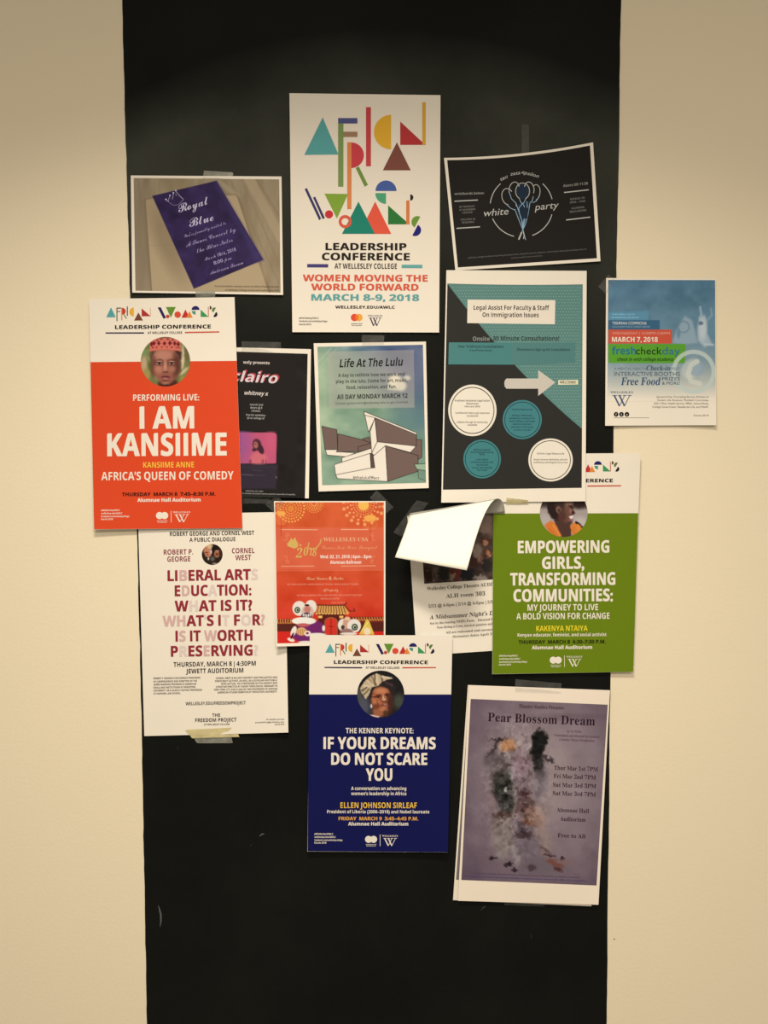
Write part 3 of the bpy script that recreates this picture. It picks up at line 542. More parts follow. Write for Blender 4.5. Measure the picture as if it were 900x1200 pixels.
# ------------------------------------------------------------------ 6 red new year banquet flyer
Cs = Poster('poster', 'red lunar new year flyer with gold fireworks, a gate and two lion dancers',
            [(321, 587.2), (451.7, 587.2), (451.6, 754.6), (323.9, 757.6)], .0046, -0.2, (1, 1, 0, 14), 1.0)
c = Canvas(321, 587, 452, 758, 2.6, (210, 80, 44))
tt = np.clip((c.Y - 590) / 165, 0, 1)[..., None] ** 2.2; c.I = (1 - tt) * np.array([212, 90, 48.]) + tt * np.array([198, 30, 24.]); c.I += c.noise(5, 20, 5)[..., None]
c.poly([(323, 618), (450, 618), (450, 668), (323, 668)], (222, 108, 80), 2, .6)
def burst(cx, cy, rings, col):
    for r_, n_, d_ in rings:
        for i in range(n_): a_ = 2 * math.pi * i / n_ + r_; c.ell(cx + r_ * math.cos(a_), cy + r_ * math.sin(a_), d_, d_, col, .6)
GO = (240, 176, 86)
burst(341, 596, [(3, 8, .8), (6, 14, .8), (9, 20, .8), (12, 24, .9), (15.5, 26, 1.1)], GO); c.ell(341, 596, 3, 3, (222, 130, 50), .8)
burst(368, 590, [(3, 9, .8), (5.5, 14, .7), (8, 20, .7), (10.5, 24, .6)], GO); burst(324, 597, [(4, 8, .8)], GO)
burst(426, 591, [(9, 22, .7), (12, 26, .8), (15, 20, 1.1), (19, 18, 1.4), (23.5, 18, 1.9)], (240, 160, 100)); c.ell(426, 592, 6.5, 6.5, (242, 182, 84), .3)
for lx_, ly_, r_ in ((329.5, 602, 5), (434, 607.5, 7)):
    c.ell(lx_, ly_, r_, r_ * .62, (240, 168, 80), .3); c.line([(lx_, ly_ + 3), (lx_, ly_ + 26)], .9, (196, 52, 30), .8)
    for k in range(-3, 4): c.line([(lx_ + k * r_ / 4, ly_ + 2), (lx_ + k * r_ / 2.6, ly_ + 8), (lx_ + k * r_ / 5, ly_ + 13)], .5, (240, 150, 80), .7)
c.line([(330, 620.6), (372, 620.8)], .9, (244, 190, 150), .8); c.line([(400, 620.4), (431, 620.6)], .9, (244, 190, 150), .9); c.line([(330, 663.6), (368, 663.4)], .9, (244, 190, 150), .7); c.line([(400, 663.4), (440, 663)], .9, (244, 190, 150), .7); c.line([(324, 669), (450, 668)], .5, (230, 140, 110), .7)
for x_, y_, sx, sy in ((334.5, 628, 1, 1), (334.5, 657, 1, -1), (438, 628, -1, 1), (438, 657, -1, -1)):
    c.line([(x_, y_), (x_ + 4 * sx, y_), (x_ + 4 * sx, y_ - 3 * sy), (x_ + 1.5 * sx, y_ - 3 * sy), (x_ + 1.5 * sx, y_ + 5 * sy), (x_ - 2 * sx, y_ + 5 * sy)], .5, (240, 160, 110), .7)
gd = (212, 172, 92)
c.poly([(336.5, 637), (340, 633), (341, 630), (343, 633), (346, 629.5), (347, 633), (349.5, 637), (349, 641), (345, 643), (337, 640)], gd, .6)
c.line([(362, 636), (361, 641), (364, 644), (371, 642), (375.5, 636), (376, 632)], 1.3, gd, .9); c.ell(352, 639, 1.2, 1.2, gd, .5)
c.frame(320, 695, 6.667)
c.poly([(15, 240), (880, 225), (880, 305), (15, 312)], (84, 34, 26)); c.poly([(15, 300), (880, 300), (880, 440), (15, 440)], (206, 38, 30)); c.poly([(25, 205), (150, 200), (150, 242), (25, 244)], (120, 36, 26)); c.poly([(600, 185), (865, 185), (865, 228), (600, 228)], (120, 36, 26))
for i in range(6): c.line([(38 + i * 20, 205), (34 + i * 20, 232), (44 + i * 20, 236)], 6, (230, 172, 82), .9)
for i in range(12): c.line([(625 + i * 21, 190), (635 + i * 21, 214), (645 + i * 21, 208)], 6, (226, 168, 80), .9)
c.poly([(352, 150), (560, 150), (560, 330), (352, 330)], (88, 28, 22)); c.poly([(350, 98), (555, 98), (598, 160), (332, 160)], (214, 160, 84))
for i in range(11): c.line([(358 + i * 19, 100), (345 + i * 22, 158)], 6, (110, 50, 32))
c.line([(340, 92), (450, 96), (560, 94), (575, 76)], 7, (80, 30, 24)); c.line([(560, 100), (600, 140), (640, 140), (630, 118)], 6, (84, 30, 24))
for x_ in range(340, 600, 24): c.ell(x_, 162, 9, 6, (232, 176, 92), .5)
c.ell(453, 225, 52, 38, (150, 90, 54), .1); c.poly([(401, 225), (505, 225), (505, 330), (401, 330)], (150, 90, 54)); c.ell(453, 228, 44, 32, (210, 52, 38), .1); c.poly([(409, 228), (497, 228), (497, 326), (409, 326)], (210, 52, 38)); c.line([(453, 205), (453, 325)], 5, (120, 30, 24)); c.line([(435, 262), (470, 262)], 5, (120, 30, 24))
for x_ in (369, 533): c.poly([(x_ - 17, 177), (x_ + 17, 177), (x_ + 15, 196), (x_ - 15, 196)], (240, 184, 96))
PU = (112, 36, 96); CR = (232, 218, 198)
c.ell(330, 280, 75, 62, PU, .15); c.ell(240, 320, 90, 62, PU, .15); c.ell(395, 275, 12, 24, CR, .3); c.ell(160, 300, 20, 44, CR, .2, 20); c.ell(140, 365, 30, 14, CR, .3, 20); c.ell(150, 335, 8, 26, (60, 20, 40), .5, 25); c.ell(222, 300, 42, 32, (216, 166, 100), .2)
for i in range(4): c.line([(195 + i * 18, 285), (198 + i * 18, 325)], 5, (150, 90, 60), .7)
c.ell(270, 316, 26, 22, CR, .2); c.ell(268, 314, 12, 9, (140, 40, 70), .4); c.ell(255, 385, 60, 12, CR, .4); c.ell(345, 325, 70, 14, CR, .4)
c.ell(295, 108, 46, 54, CR, .15); c.ell(205, 120, 54, 58, CR, .15); c.ell(270, 150, 48, 56, (206, 180, 160), .2); c.ell(268, 128, 26, 26, (196, 120, 104), .4); c.ell(265, 95, 18, 8, (50, 24, 24), .4); c.ell(190, 132, 22, 24, (40, 40, 34), .2); c.ell(190, 132, 14, 16, (168, 186, 150), .3); c.ell(192, 133, 7, 9, (20, 20, 20), .3)
c.ell(262, 180, 42, 28, (70, 40, 66), .2)
for i in range(5): c.ell(236 + i * 14, 178 - abs(i - 2) * 4, 5, 14, CR, .3)
c.ell(240, 218, 96, 30, (238, 226, 208), .15); c.ell(235, 250, 50, 14, (190, 90, 90), .4)
c.poly([(670, 325), (700, 270), (728, 205), (750, 215), (775, 280), (792, 325)], (222, 186, 76)); c.ell(735, 300, 26, 30, (240, 216, 180), .6); c.line([(690, 300), (740, 230)], 7, (236, 220, 120))
c.ell(548, 250, 42, 50, CR, .15); c.ell(580, 235, 34, 48, (206, 150, 124), .3); c.ell(633, 256, 54, 54, CR, .12); c.ell(638, 266, 24, 26, (36, 40, 34), .2); c.ell(638, 266, 15, 17, (176, 190, 150), .3); c.ell(640, 268, 8, 9, (20, 20, 20), .3); c.ell(545, 268, 14, 18, (70, 60, 50), .3); c.ell(580, 200, 22, 14, (230, 190, 150), .4); c.ell(575, 300, 50, 22, (150, 110, 100), .4); c.ell(590, 318, 70, 10, CR, .3)
Cs.paint('printed_picture', c, quad=[(322.4, 588.7), (449.8, 588.7), (449.8, 751.4), (325, 754)], lay=1)
LO = (238, 176, 132)
Cs.t('WELLESLEY CSA', 405.2, 632.1, 52.5, 4.4, LO, 'ser', 'title_lettering'); Cs.t('Lunar New Year Banquet', 409.5, 641.4, 65.7, 4.2, (236, 150, 104), 'scr', 'title_lettering')
Cs.t('2', 350.5, 648, 8, 11, gd, 'serit', 'year_lettering'); Cs.t('0', 358.5, 646.5, 5.6, 9, gd, 'serit', 'year_lettering'); Cs.t('1', 364, 646.5, 3.4, 8.6, gd, 'serit', 'year_lettering'); Cs.t('8', 368.6, 647, 5, 9.4, gd, 'serit', 'year_lettering')
Cs.t('Wed. 02. 21. 2018 | 6pm - 8pm', 405.1, 652.3, 60, 3.8, (248, 226, 206), 'sb', 'date_lettering'); Cs.t('Alumnae Ballroom', 405, 658.8, 36.4, 3.8, (248, 226, 206), 'sb', 'date_lettering')
Cs.t('Lion Dance & Taiko', 380.7, 677.7, 43.5, 3.6, LO, 'scr', 'small_print'); Cs.t('BY WELLESLEY LION DANCE TEAM | WELLESLEY TAIKO', 378.5, 684.7, 83.5, 2.0, (234, 140, 110), 'sb', 'small_print')
Cs.t('Afterparty', 387.3, 691.2, 18, 3.4, LO, 'scr', 'small_print'); Cs.t('IN THE ALUMNAE HALL BALLROOM, WELLESLEY COLLEGE', 386, 697.5, 76, 2.0, (234, 140, 110), 'sb', 'small_print'); Cs.t('DOORS AT 5:45PM', 386.5, 701.6, 21.5, 2.0, (234, 140, 110), 'sb', 'small_print'); Cs.t('FREE EVENT', 396, 706.4, 16, 1.5, (234, 140, 110), 'sb', 'small_print'); Cs.done()

# ------------------------------------------------------------------ 7 lulu flyer
Lu = Poster('poster', 'green cloudy-sky flyer with a drawing of an angular brown and white building',
            [(367.6, 402.3), (499.1, 400.3), (502.4, 571.9), (373.4, 576)], .0030, -1.2, (1, 2, 3, 2), 1.2)
c = Canvas(370, 402, 501, 570, 2.4, (128, 152, 128))
u_ = ((c.X - 372) / 126)[..., None]; v_ = ((c.Y - 405) / 162)[..., None]
k_ = np.clip(u_ * 1.5 - v_ * 2.2 + .1, 0, 1); c.I = (1 - k_) * np.array([134, 158, 130.]) + k_ * np.array([56, 84, 120.])
n_ = c.noise(16, 26, 11, (1.4, .7))[..., None]; c.I += n_ * np.array([1.0, .85, .7]); c.ell(480, 540, 40, 30, (110, 136, 118), 1, 0, .6); c.ell(376, 470, 12, 50, (190, 200, 160), 1, 0, .5); c.ell(492, 455, 8, 40, (70, 100, 120), 1, 0, .6); c.ell(480, 490, 30, 18, (92, 122, 120), 1, -25, .7)
c.line([(372, 425), (388, 408)], 1, (176, 190, 160), .7); c.line([(374, 432), (394, 409)], 1, (170, 186, 156), .5)
bx = [(383.4, 412), (485, 410), (485.8, 477.6), (385.6, 479)]; c.poly(bx, (172, 168, 150), .6, .62); c.ell(478, 430, 40, 40, (150, 130, 140), 1, 0, .4)
c.ell(463, 448, 8, 9, (226, 212, 184), .6); c.ell(470, 452, 6, 6, (216, 204, 180), .7); c.ell(477, 443, 4, 3, (200, 190, 172), .8); c.ell(457, 454, 4, 3, (196, 190, 170), .8)
c.frame(370, 475, 6.667); BR = (116, 92, 82); W2 = (238, 221, 198); K = (26, 22, 20)
for pts, cc in (([(75, 345), (170, 345), (165, 362), (312, 372), (240, 402), (88, 388)], W2), ([(365, 262), (418, 247), (430, 300), (380, 285)], BR), ([(172, 222), (370, 270), (435, 297), (435, 335), (330, 362), (160, 364), (172, 345)], BR), ([(47, 162), (165, 190), (172, 345), (72, 345)], BR), ([(330, 325), (433, 296), (437, 338), (330, 362)], BR),
                ([(205, 410), (435, 335), (440, 372), (205, 447)], W2), ([(155, 540), (432, 488), (462, 488), (448, 395), (545, 315), (562, 595), (170, 572)], W2), ([(145, 463), (425, 375), (432, 490), (155, 543)], W2), ([(425, 375), (448, 385), (462, 488), (432, 490)], (92, 72, 64)),
                ([(790, 265), (828, 270), (830, 405), (800, 425), (740, 368)], BR), ([(545, 315), (800, 392), (800, 515), (562, 595)], BR), ([(480, 285), (785, 318), (740, 368), (545, 315), (455, 392), (438, 372)], W2), ([(378, 48), (465, 98), (412, 210)], W2), ([(465, 98), (788, 228), (785, 318), (480, 285)], BR),
                ([(378, 48), (790, 215), (788, 230), (465, 98), (380, 76)], W2), ([(462, 100), (480, 285), (438, 372), (425, 205)], W2), ([(768, 460), (862, 455), (862, 512), (790, 500)], (150, 172, 142))): c.poly(pts, cc, .4, 1, K, .5)
c.line([(798, 510), (805, 570), (862, 590)], 3, K, .8)
Lu.paint('printed_picture', c, quad=[(371.9, 406.4), (495.6, 404), (499.2, 565.8), (377.5, 568.6)], lay=1)
Lu.t('Life At The Lulu', 435, 424.8, 74.6, 9.4, (30, 30, 28), 'sbi', 'title_lettering', ang=-1.5); G5 = (70, 74, 68)
Lu.t('A day to rethink how we work and', 435.3, 439, 78, 3.9, G5, 'sb', 'lettering'); Lu.t('play in the lulu. Come for art, music,', 435.7, 446.2, 84, 3.9, G5, 'sb', 'lettering'); Lu.t('food, relaxation, and fun.', 435.2, 453.4, 58.8, 3.9, G5, 'sb', 'lettering')
Lu.t('All DAY MONDAY MARCH 12', 436.3, 464.3, 82.7, 5.2, (40, 38, 36), 'sb', 'lettering'); Lu.t('Contact greenroom@wellesley.edu to get involved', 435.4, 471.9, 84.6, 2.6, (110, 110, 98), 'sb', 'small_print')
Lu.t('#theluluEffect', 429, 559.6, 30.8, 3.4, (70, 60, 50), 'sans', 'small_print', ang=1.5); Lu.done()

# ------------------------------------------------------------------ 8 legal assist poster
Le = Poster('poster', 'dark grey and teal poster with four circles and a pale arrow pointing right',
            [(523.1, 316.6), (687.5, 317.4), (686.2, 587.4), (517.1, 589)], .0088, 0.2, (1, 3, 3, 1), 1.6)
TE = (94, 132, 121); DK = (46, 44, 40)
Le.grid('colour_block', [(524.3, 332.2), (682.9, 333.2), (681.7, 571.7), (519, 573.9)], DK, 1, 24, 30, 1.0)
q0, q1, q2 = np.array((524.3, 332.4)), np.array((682.9, 333.4)), np.array((682, 502.5))
N = 24; pts = []; fs = []; idx = {}
for i in range(N + 1):
    for j in range(N + 1 - i):
        a_, b_ = i / N, j / N; p_ = q0 * (1 - a_ - b_) + q1 * a_ + q2 * b_; p_[1] += 38 * (1 - a_ - b_) * b_ + (1.0 * 4 * (p_[0] - 524) / 159 * (1 - (p_[0] - 524) / 159)) * (1 - (p_[1] - 332) / 240); idx[i, j] = len(pts); pts.append(p_)
for i in range(N):
    for j in range(N - i):
        fs.append((idx[i, j], idx[i + 1, j], idx[i, j + 1]))
        if (i + 1, j + 1) in idx: fs.append((idx[i + 1, j], idx[i + 1, j + 1], idx[i, j + 1]))
Le.add('colour_triangle', pts, fs, TE, 2)
dv = []; df = []
for r_ in range(46):
    y_ = 337 + r_ * 3.55
    for q_ in range(48):
        x_ = 528 + q_ * 3.3 + (r_ % 2) * 1.65
        if x_ < 681 and (y_ - 332) < (x_ - 524) * 170.1 / 158 - 3 + 38 * max(0, (x_ - 524) / 158 * (1 - (x_ - 524) / 158)) and y_ < 499:
            k = len(dv); dv += [(x_ - .95, y_), (x_, y_ - .55), (x_ + .95, y_), (x_, y_ + .55)]; df.append((k, k + 1, k + 2, k + 3))
Le.add('dot_pattern', dv, df, (138, 172, 160), 3)
Le.poly('title_box', [(548, 351.1), (650.7, 351.8), (650.2, 380), (547.5, 378.6)], (238, 220, 194), 4)
Le.t('Legal Assist For Faculty & Staff', 599.3, 360.5, 88.5, 5.3, (50, 44, 40), 'sb', 'title_lettering', lay=5); Le.t('On Immigration Issues', 598.4, 368.9, 66, 5.3, (50, 44, 40), 'sb', 'title_lettering', lay=5)
Le.t('Onsite', 564, 397, 20, 5, (140, 142, 132), 'sb', 'title_lettering', lay=5); Le.t('30 Minute Consultations!', 616.5, 396.4, 77.5, 5, (54, 66, 62), 'sb', 'title_lettering', lay=5)
Le.grid('colour_band', [(526, 401.2), (600, 401.6), (600, 427.4), (525.4, 427)], (76, 128, 122), 4, 8, 4); Le.grid('colour_band', [(600, 401.6), (674.6, 401), (674, 425), (600, 427.4)], (84, 126, 118), 4, 8, 4)
TD = (40, 70, 68)
Le.t('Peer 15 Minute Consultations', 563.5, 406, 53, 3.2, TD, 'sb', 'small_print', lay=5); Le.t('Confidential', 563, 410.5, 26, 2, TD, 'sb', 'small_print', lay=5)
smallprint(Le, 562, [417, 420.6, 424.4], [26, 20, 36], TD, 2, ['Clapp Library, Room 1', 'March 5, 2018', 'wellesley.edu/legalassist'], align='l'.replace('l', 'c'))
Le.t('Directions to Sign up for Consultations', 637, 409.6, 62, 2.9, TD, 'sb', 'small_print', lay=5); smallprint(Le, 637, [414, 417.6, 421], [20, 60, 54], TD, 2, ['by email or phone', 'Contact the office of human resources to book', 'Appointments are private and confidential'], align='c')
Le.poly('arrow', [(593.5, 443.6), (630.7, 443.6), (630.7, 433.7), (650.9, 448.2), (630.7, 464), (630.7, 455.5), (593.5, 455.5), (591.4, 452.8), (591, 449.5), (591.4, 446.2)], (206, 192, 172), 4)
smallprint(Le, 618, [447.5, 451], [38, 50], (130, 120, 108), 2.1, ['Walk-in consultations available', 'THURSDAY AND FRIDAY - FACULTY AND STAFF'], align='c')
Le.rect('title_box', 654.2, 445.2, 677.4, 450.8, (232, 220, 180), 4, -1); Le.t('WELCOME!', 665.5, 447.9, 19, 3, (50, 44, 40), 'sb', 'small_print', lay=5)
def circ(cx, cy, rx, ry, col, ring, txt, tc_):
    Le.key = next(Le.cnt) + 1000; Le.disc('circle', cx, cy, rx, col, ry=ry, lay=4, n=64); Le.disc('circle', cx, cy, rx * .91, ring, ry=ry * .91, lay=5, inner=.965, n=64); Le.key = None
    for (dy, w_, h_, s_) in txt: Le.t(s_, cx, cy + dy, w_, h_, tc_, 'sb', 'small_print', lay=5)
circ(553.6, 480.9, 28.3, 30.2, (238, 222, 196), (48, 44, 40), [(-11.5, 41, 2.2, 'Employee Assistance Legal Action'), (-8, 14, 2.2, 'Resources'), (-4.6, 18, 2, 'February 2018'), (3, 40, 2, 'Confidential help to get resources'), (6.4, 13, 2, 'answered'), (13.8, 36, 2, 'Sessions through the community'), (17, 11, 2, 'available')], (110, 100, 88))
circ(612, 491.7, 22.9, 23, (68, 126, 126), (30, 50, 50), [(-12, 24, 2, 'Family Resources'), (-5, 24, 1.9, 'Names, addresses,'), (-1.6, 30, 1.9, 'telephone numbers for'), (1.8, 30, 1.9, 'local offices and legal'), (5.2, 22, 1.9, 'advice centers'), (8.6, 26, 1.9, 'services in the area'), (12, 20, 1.9, 'at low or no cost')], (36, 72, 74))
circ(565, 537.9, 22, 22.8, (66, 124, 122), (30, 50, 50), [(-11, 20, 2, 'Webinar sessions'), (-8, 27, 2, 'and immigration learning'), (-5.5, 6, 2, 'kit'), (0.5, 14, 1.9, 'Learn about'), (3.6, 26, 1.9, 'travel and residency rules'), (6.8, 14, 1.9, 'visa and work'), (10, 24, 1.9, 'on your own schedule'), (13, 12, 1.9, 'from home')], (36, 72, 74))
circ(645.2, 539, 26, 25.2, (238, 222, 196), (48, 44, 40), [(-7.5, 32, 2.2, 'Online Legal Resources'), (-.5, 40, 2, 'https://www.wellesley.edu/hr'), (2.8, 40, 2, 'wellesley.edu/legal/resources')], (130, 118, 104))
Le.done()
# ------------------------------------------------------------------ 9 royal blue concert flyer
R = Poster('poster', 'landscape flyer showing a purple card on a brown envelope, at upper left',
           [(153.2, 205.6), (329.9, 206.8), (331.8, 345.6), (155, 342.9)], .0026, 0.3, (1, 1, 3, 2), 1.4, group='landscape flyers on the black strip')
c = Canvas(155, 207, 330, 345, 2, (152, 132, 102)); c.frame(145, 190, 4.5)
c.I += c.noise(6, 14, 21, (.6, 3))[..., None]
for p0, p1, cc, wd in (((660, 85), (830, 400), (176, 154, 120), 50), ((620, 85), (830, 560), (140, 118, 90), 6), ((560, 90), (820, 640), (138, 118, 88), 5), ((75, 85), (150, 680), (136, 116, 90), 8), ((480, 85), (600, 180), (170, 150, 118), 26), ((700, 90), (830, 300), (128, 108, 82), 4)): c.line([p0, p1], wd, cc, .7, 2.5)
c.ell(100, 400, 60, 300, (136, 118, 94), 1, 0, .6)
c.poly([(108, 205), (112, 196), (160, 190), (590, 172), (604, 182), (772, 690), (144, 690)], (128, 106, 78), 4); c.poly([(116, 205), (122, 197), (160, 192), (586, 174), (598, 184), (764, 690), (150, 690)], (178, 154, 118), .8)
c.line([(136, 440), (280, 436)], 3, (160, 136, 104), .8, 1); c.ell(230, 420, 60, 200, (140, 118, 90), 1, -22, .7); c.ell(600, 600, 120, 60, (180, 156, 120), 1)
c.poly([(150, 178), (490, 98), (737, 515), (370, 668)], (48, 34, 74), .8); n_ = c.noise(5, 12, 9)[..., None]; msk = (np.abs(c.I - np.array([48, 34, 74.])).sum(-1) < 3)[..., None]; c.I += n_ * msk * np.array([1, .8, 1.5])
c.poly([(480, 104), (490, 99), (736, 515), (700, 528)], (66, 56, 106), 6, .5)
R.paint('printed_picture', c, quad=[(156.6, 208.6), (327.2, 210.2), (328.8, 342.9), (158.7, 340.6)], lay=1)
LV = (206, 192, 210); LV2 = (160, 142, 178)
R.t('Royal', 226.2, 239.6, 37, 9.5, LV, 'scr', 'title_lettering', ang=-16); R.t('Blue', 235.4, 257.8, 29.5, 9.5, LV, 'scr', 'title_lettering', ang=-16)
for s_, x_, y_, w_, h_ in (("You're formally invited to", 240.4, 268.9, 51, 3.6), ('A Tunes Concert by', 246.8, 277.8, 61, 4.8), ('the Blue Notes', 251.4, 287.4, 44, 4.8), ('March 18th, 2018', 257.8, 298, 39, 3.6), ('8:00 pm', 260.8, 305.2, 22, 3.6), ('Anderson Forum', 265.4, 313.6, 41, 4)):
    R.t(s_, x_, y_, w_, h_, LV2, 'scr', 'lettering', ang=-18)
R.stroke('crown_drawing', [(193.3, 233.3), (197, 236), (199, 229.5), (202, 233.5), (203.4, 226.4), (206.4, 229.6), (206, 223.6), (210, 229), (215, 233.6)], .5, LV); R.stroke('crown_drawing', [(195, 235), (203, 240.5), (209, 240), (215, 234)], .4, LV2)
for x_, y_ in ((194.6, 233.6), (199.2, 229), (203.2, 226), (206, 223.4)): R.disc('crown_drawing', x_, y_, .9, LV)
smallprint(R, 327, [336, 340.4], [75, 63], (104, 84, 62), 1.9, ['For accommodation requests, contact the Office of Disability Services', 'at Wellesley College, events and conferences 2018'], align='r', ang=.6); R.done()

# ------------------------------------------------------------------ 10 black balloon flyer
Wp = Poster('poster', 'tilted black landscape flyer with a white circle and a bunch of balloons, at upper right',
            [(520.3, 185), (695, 166.8), (703.7, 306.1), (533.6, 317)], .0026, -5, (7, 9, 3, 0), 1.0, topsag=4.2, group='landscape flyers on the black strip')
Wp.grid('colour_block', [(524, 187.6), (691.4, 170.4), (699.6, 302.6), (536.6, 313.4)], (27, 25, 23), 1, 24, 18, 4.0)
LG = (196, 190, 176); NB = (150, 180, 196)
wx = lambda X: 525 + X / 5
wy = lambda Y: 200 + Y / 5
def wst(pts, wd, col, lay=2): Wp.stroke('balloon_drawing', [(wx(a_), wy(b_)) for a_, b_ in pts], wd, col, lay)
def sarc(cx, cy, rx_, ry_, a0, a1, rot=0, n=28):
    o = []
    for i in range(n + 1):
        a_ = math.radians(a0 + (a1 - a0) * i / n); x_, y_ = rx_ * math.cos(a_), ry_ * math.sin(a_); r_ = math.radians(rot); o.append((cx + x_ * math.cos(r_) - y_ * math.sin(r_), cy + x_ * math.sin(r_) + y_ * math.cos(r_)))
    return o
CX, CY, CR_ = 431, 210, 184
for a0, a1 in ((186, 228), (-48, -14), (104, 157), (15, 70)): wst(sarc(CX, CY, CR_, 180, a0, a1), .95, LG)
Wp.disc('balloon_drawing', wx(437), wy(122), 7.6, (26, 42, 58), ry=9.4, lay=1.6); Wp.poly('balloon_drawing', [(wx(400), wy(200)), (wx(482), wy(180)), (wx(455), wy(330)), (wx(430), wy(335))], (24, 40, 56), 1.5)
for cx_, cy_, rx_, ry_, rot in ((437, 120, 41, 48, 0), (388, 112, 30, 46, 8), (350, 152, 34, 48, -12), (476, 108, 28, 42, -8), (512, 128, 27, 46, 8)):
    a0, a1 = {437: (115, 425), 388: (150, 330), 350: (100, 330), 476: (205, 400), 512: (225, 430)}[cx_]
    wst(sarc(cx_, cy_, rx_, ry_, a0, a1, rot), .8, LG)
for p_ in ([(418, 165), (428, 188), (436, 192)], [(456, 165), (446, 186), (438, 192)], [(360, 130), (372, 165), (398, 190), (400, 210)], [(345, 200), (370, 222), (392, 230)], [(500, 150), (494, 175), (480, 190)], [(536, 150), (515, 180), (495, 188)],
           [(392, 226), (408, 270), (428, 320), (440, 350), (455, 405)], [(400, 195), (412, 230), (432, 290), (438, 345)], [(436, 192), (414, 220), (420, 260), (436, 300), (438, 348)], [(438, 192), (452, 220), (448, 270), (436, 345)], [(480, 190), (470, 250), (455, 310), (432, 360), (416, 400)], [(462, 180), (466, 230), (450, 290), (440, 345)]): wst(p_, .75, NB)
wst([(432, 360), (424, 380), (414, 404)], 1.6, LG, 3); wst([(441, 355), (446, 380), (443, 400)], 1.0, LG, 3)
Wp.t('white', 581.5, 248.4, 29, 8, LG, 'it', 'title_lettering', ang=-5); Wp.t('party', 640.5, 241.2, 29, 7.6, LG, 'it', 'title_lettering', ang=-6)
Wp.t('tau', 590.4, 208.2, 9.5, 4, LG, 'it', 'lettering', ang=-27); Wp.t('zeta', 603.6, 203, 12, 4, LG, 'it', 'lettering', ang=-9); Wp.t('epsilon', 621.6, 203.8, 20.5, 4, LG, 'it', 'lettering', ang=15)
Wp.t('wristbands below:', 550, 226.6, 35, 2.8, (150, 146, 134), 'sb', 'small_print', ang=-1.5); Wp.stroke('rule', [(532.6, 235.8), (560, 234.4)], 1.2, LG); Wp.stroke('rule', [(535, 267.6), (562.4, 265.8)], 1.2, LG)
GR = (120, 116, 106)
for s_, y_, w_ in (('BY MONDAY', 242, 18), ('AT SCHNEIDER', 245.6, 19), ('CENTER', 249, 12), ('COLLEGE ID', 257, 17), ('REQUIRED', 260.4, 14)): Wp.t(s_, 547.5 + (y_ - 242) * .05, y_, w_, 2.1, GR, 'sb', 'small_print', ang=-3)
Wp.t('doors till 11:30', 674.5, 216.2, 29, 3, (150, 146, 134), 'sb', 'small_print', ang=-6); Wp.stroke('rule', [(661, 225.6), (690, 222.4)], 1.2, LG); Wp.stroke('rule', [(663.4, 257.8), (691.8, 254.4)], 1.2, LG)
for s_, y_, w_ in (('MARCH 10', 232.6, 17), ('9PM - 1AM', 236.4, 18), ('ALUMNAE', 243.4, 15), ('BALLROOM', 247.2, 19)): Wp.t(s_, 676.6 + (y_ - 232) * .05, y_, w_, 2.3, GR, 'sb', 'small_print', ang=-6)
Wp.t('wellesley college students may bring one guest each, all guests must be signed in online before the party and show their id', 617.5, 297, 139, 1.6, (104, 100, 92), 'sb', 'small_print', ang=-4.2); Wp.t('questions? email the house social chairs', 617, 301, 36, 1.5, (104, 100, 92), 'sb', 'small_print', ang=-4.2); Wp.done()

# ------------------------------------------------------------------ 11 blue check day flyer, on the right wall
Fr = Poster('poster', 'pale blue flyer with a bright green band, taped mostly on the cream wall at right',
            [(710.3, 325.8), (838.7, 326.3), (839.4, 498.2), (709.2, 498.9)], .0024, 0.1, (1, 1, 6, 4), 1.3, group='flyers on the right wall edge')
c = Canvas(712, 327, 839, 472, 2.2, (90, 126, 144))
v_ = ((c.Y - 328) / 140)[..., None]; st_ = [(0, (82, 118, 138)), (.45, (104, 136, 150)), (.7, (136, 154, 158)), (.84, (182, 184, 172)), (1, (241, 224, 198))]
c.I = np.stack([np.interp(v_[..., 0], [a_ for a_, _ in st_], [b_[k] for _, b_ in st_]) for k in range(3)], -1); c.I += (c.noise(6, 16, 31) * np.clip(1.4 - v_[..., 0] * 1.4, 0, 1))[..., None]
c.frame(710, 360, 6.923)
c.poly([(540, 290), (565, 200), (640, 72), (700, 105), (725, 190), (745, 290), (640, 302)], (150, 168, 176), 3, .9); c.poly([(755, 95), (800, 62), (822, 110), (822, 210), (862, 300), (800, 326), (745, 270), (740, 170)], (168, 182, 186), 3, .9); c.ell(785, 180, 30, 90, (190, 198, 198), .8); c.ell(770, 130, 20, 16, (104, 120, 132), .5)
c.ring(630, 160, 45, 12, (110, 136, 150), .8); c.ell(590, 210, 16, 40, (112, 138, 152), .8); c.line([(765, 0), (775, 60), (760, 90)], 18, (176, 190, 196), .7, 1.5); c.line([(850, 10), (860, 60), (830, 100)], 12, (150, 172, 182), .7, 1.5); c.line([(800, 300), (870, 306)], 16, (186, 196, 198), .8, 1.5)
c.poly([(20, 40), (345, 30), (345, 105), (20, 108)], (92, 152, 178), 2, .6); c.poly([(20, 105), (437, 105), (437, 182), (20, 182)], (58, 98, 124)); c.poly([(20, 182), (536, 182), (536, 296), (20, 296)], (208, 84, 60)); c.poly([(20, 298), (648, 298), (642, 455), (20, 452)], (92, 158, 46))
c.ring(712, 524, 162, 34, (196, 204, 190), .85); c.ell(690, 500, 70, 90, (214, 214, 196), .3, 35, .5); c.ell(735, 500, 60, 60, (150, 166, 174), .3, 0, .8); c.line([(740, 440), (690, 470), (668, 540), (690, 600), (760, 620)], 40, (212, 210, 192), .8, 1)
Fr.paint('printed_picture', c, quad=[(712.7, 328), (838, 328.3), (838.6, 470), (711.7, 470.4)], lay=1)
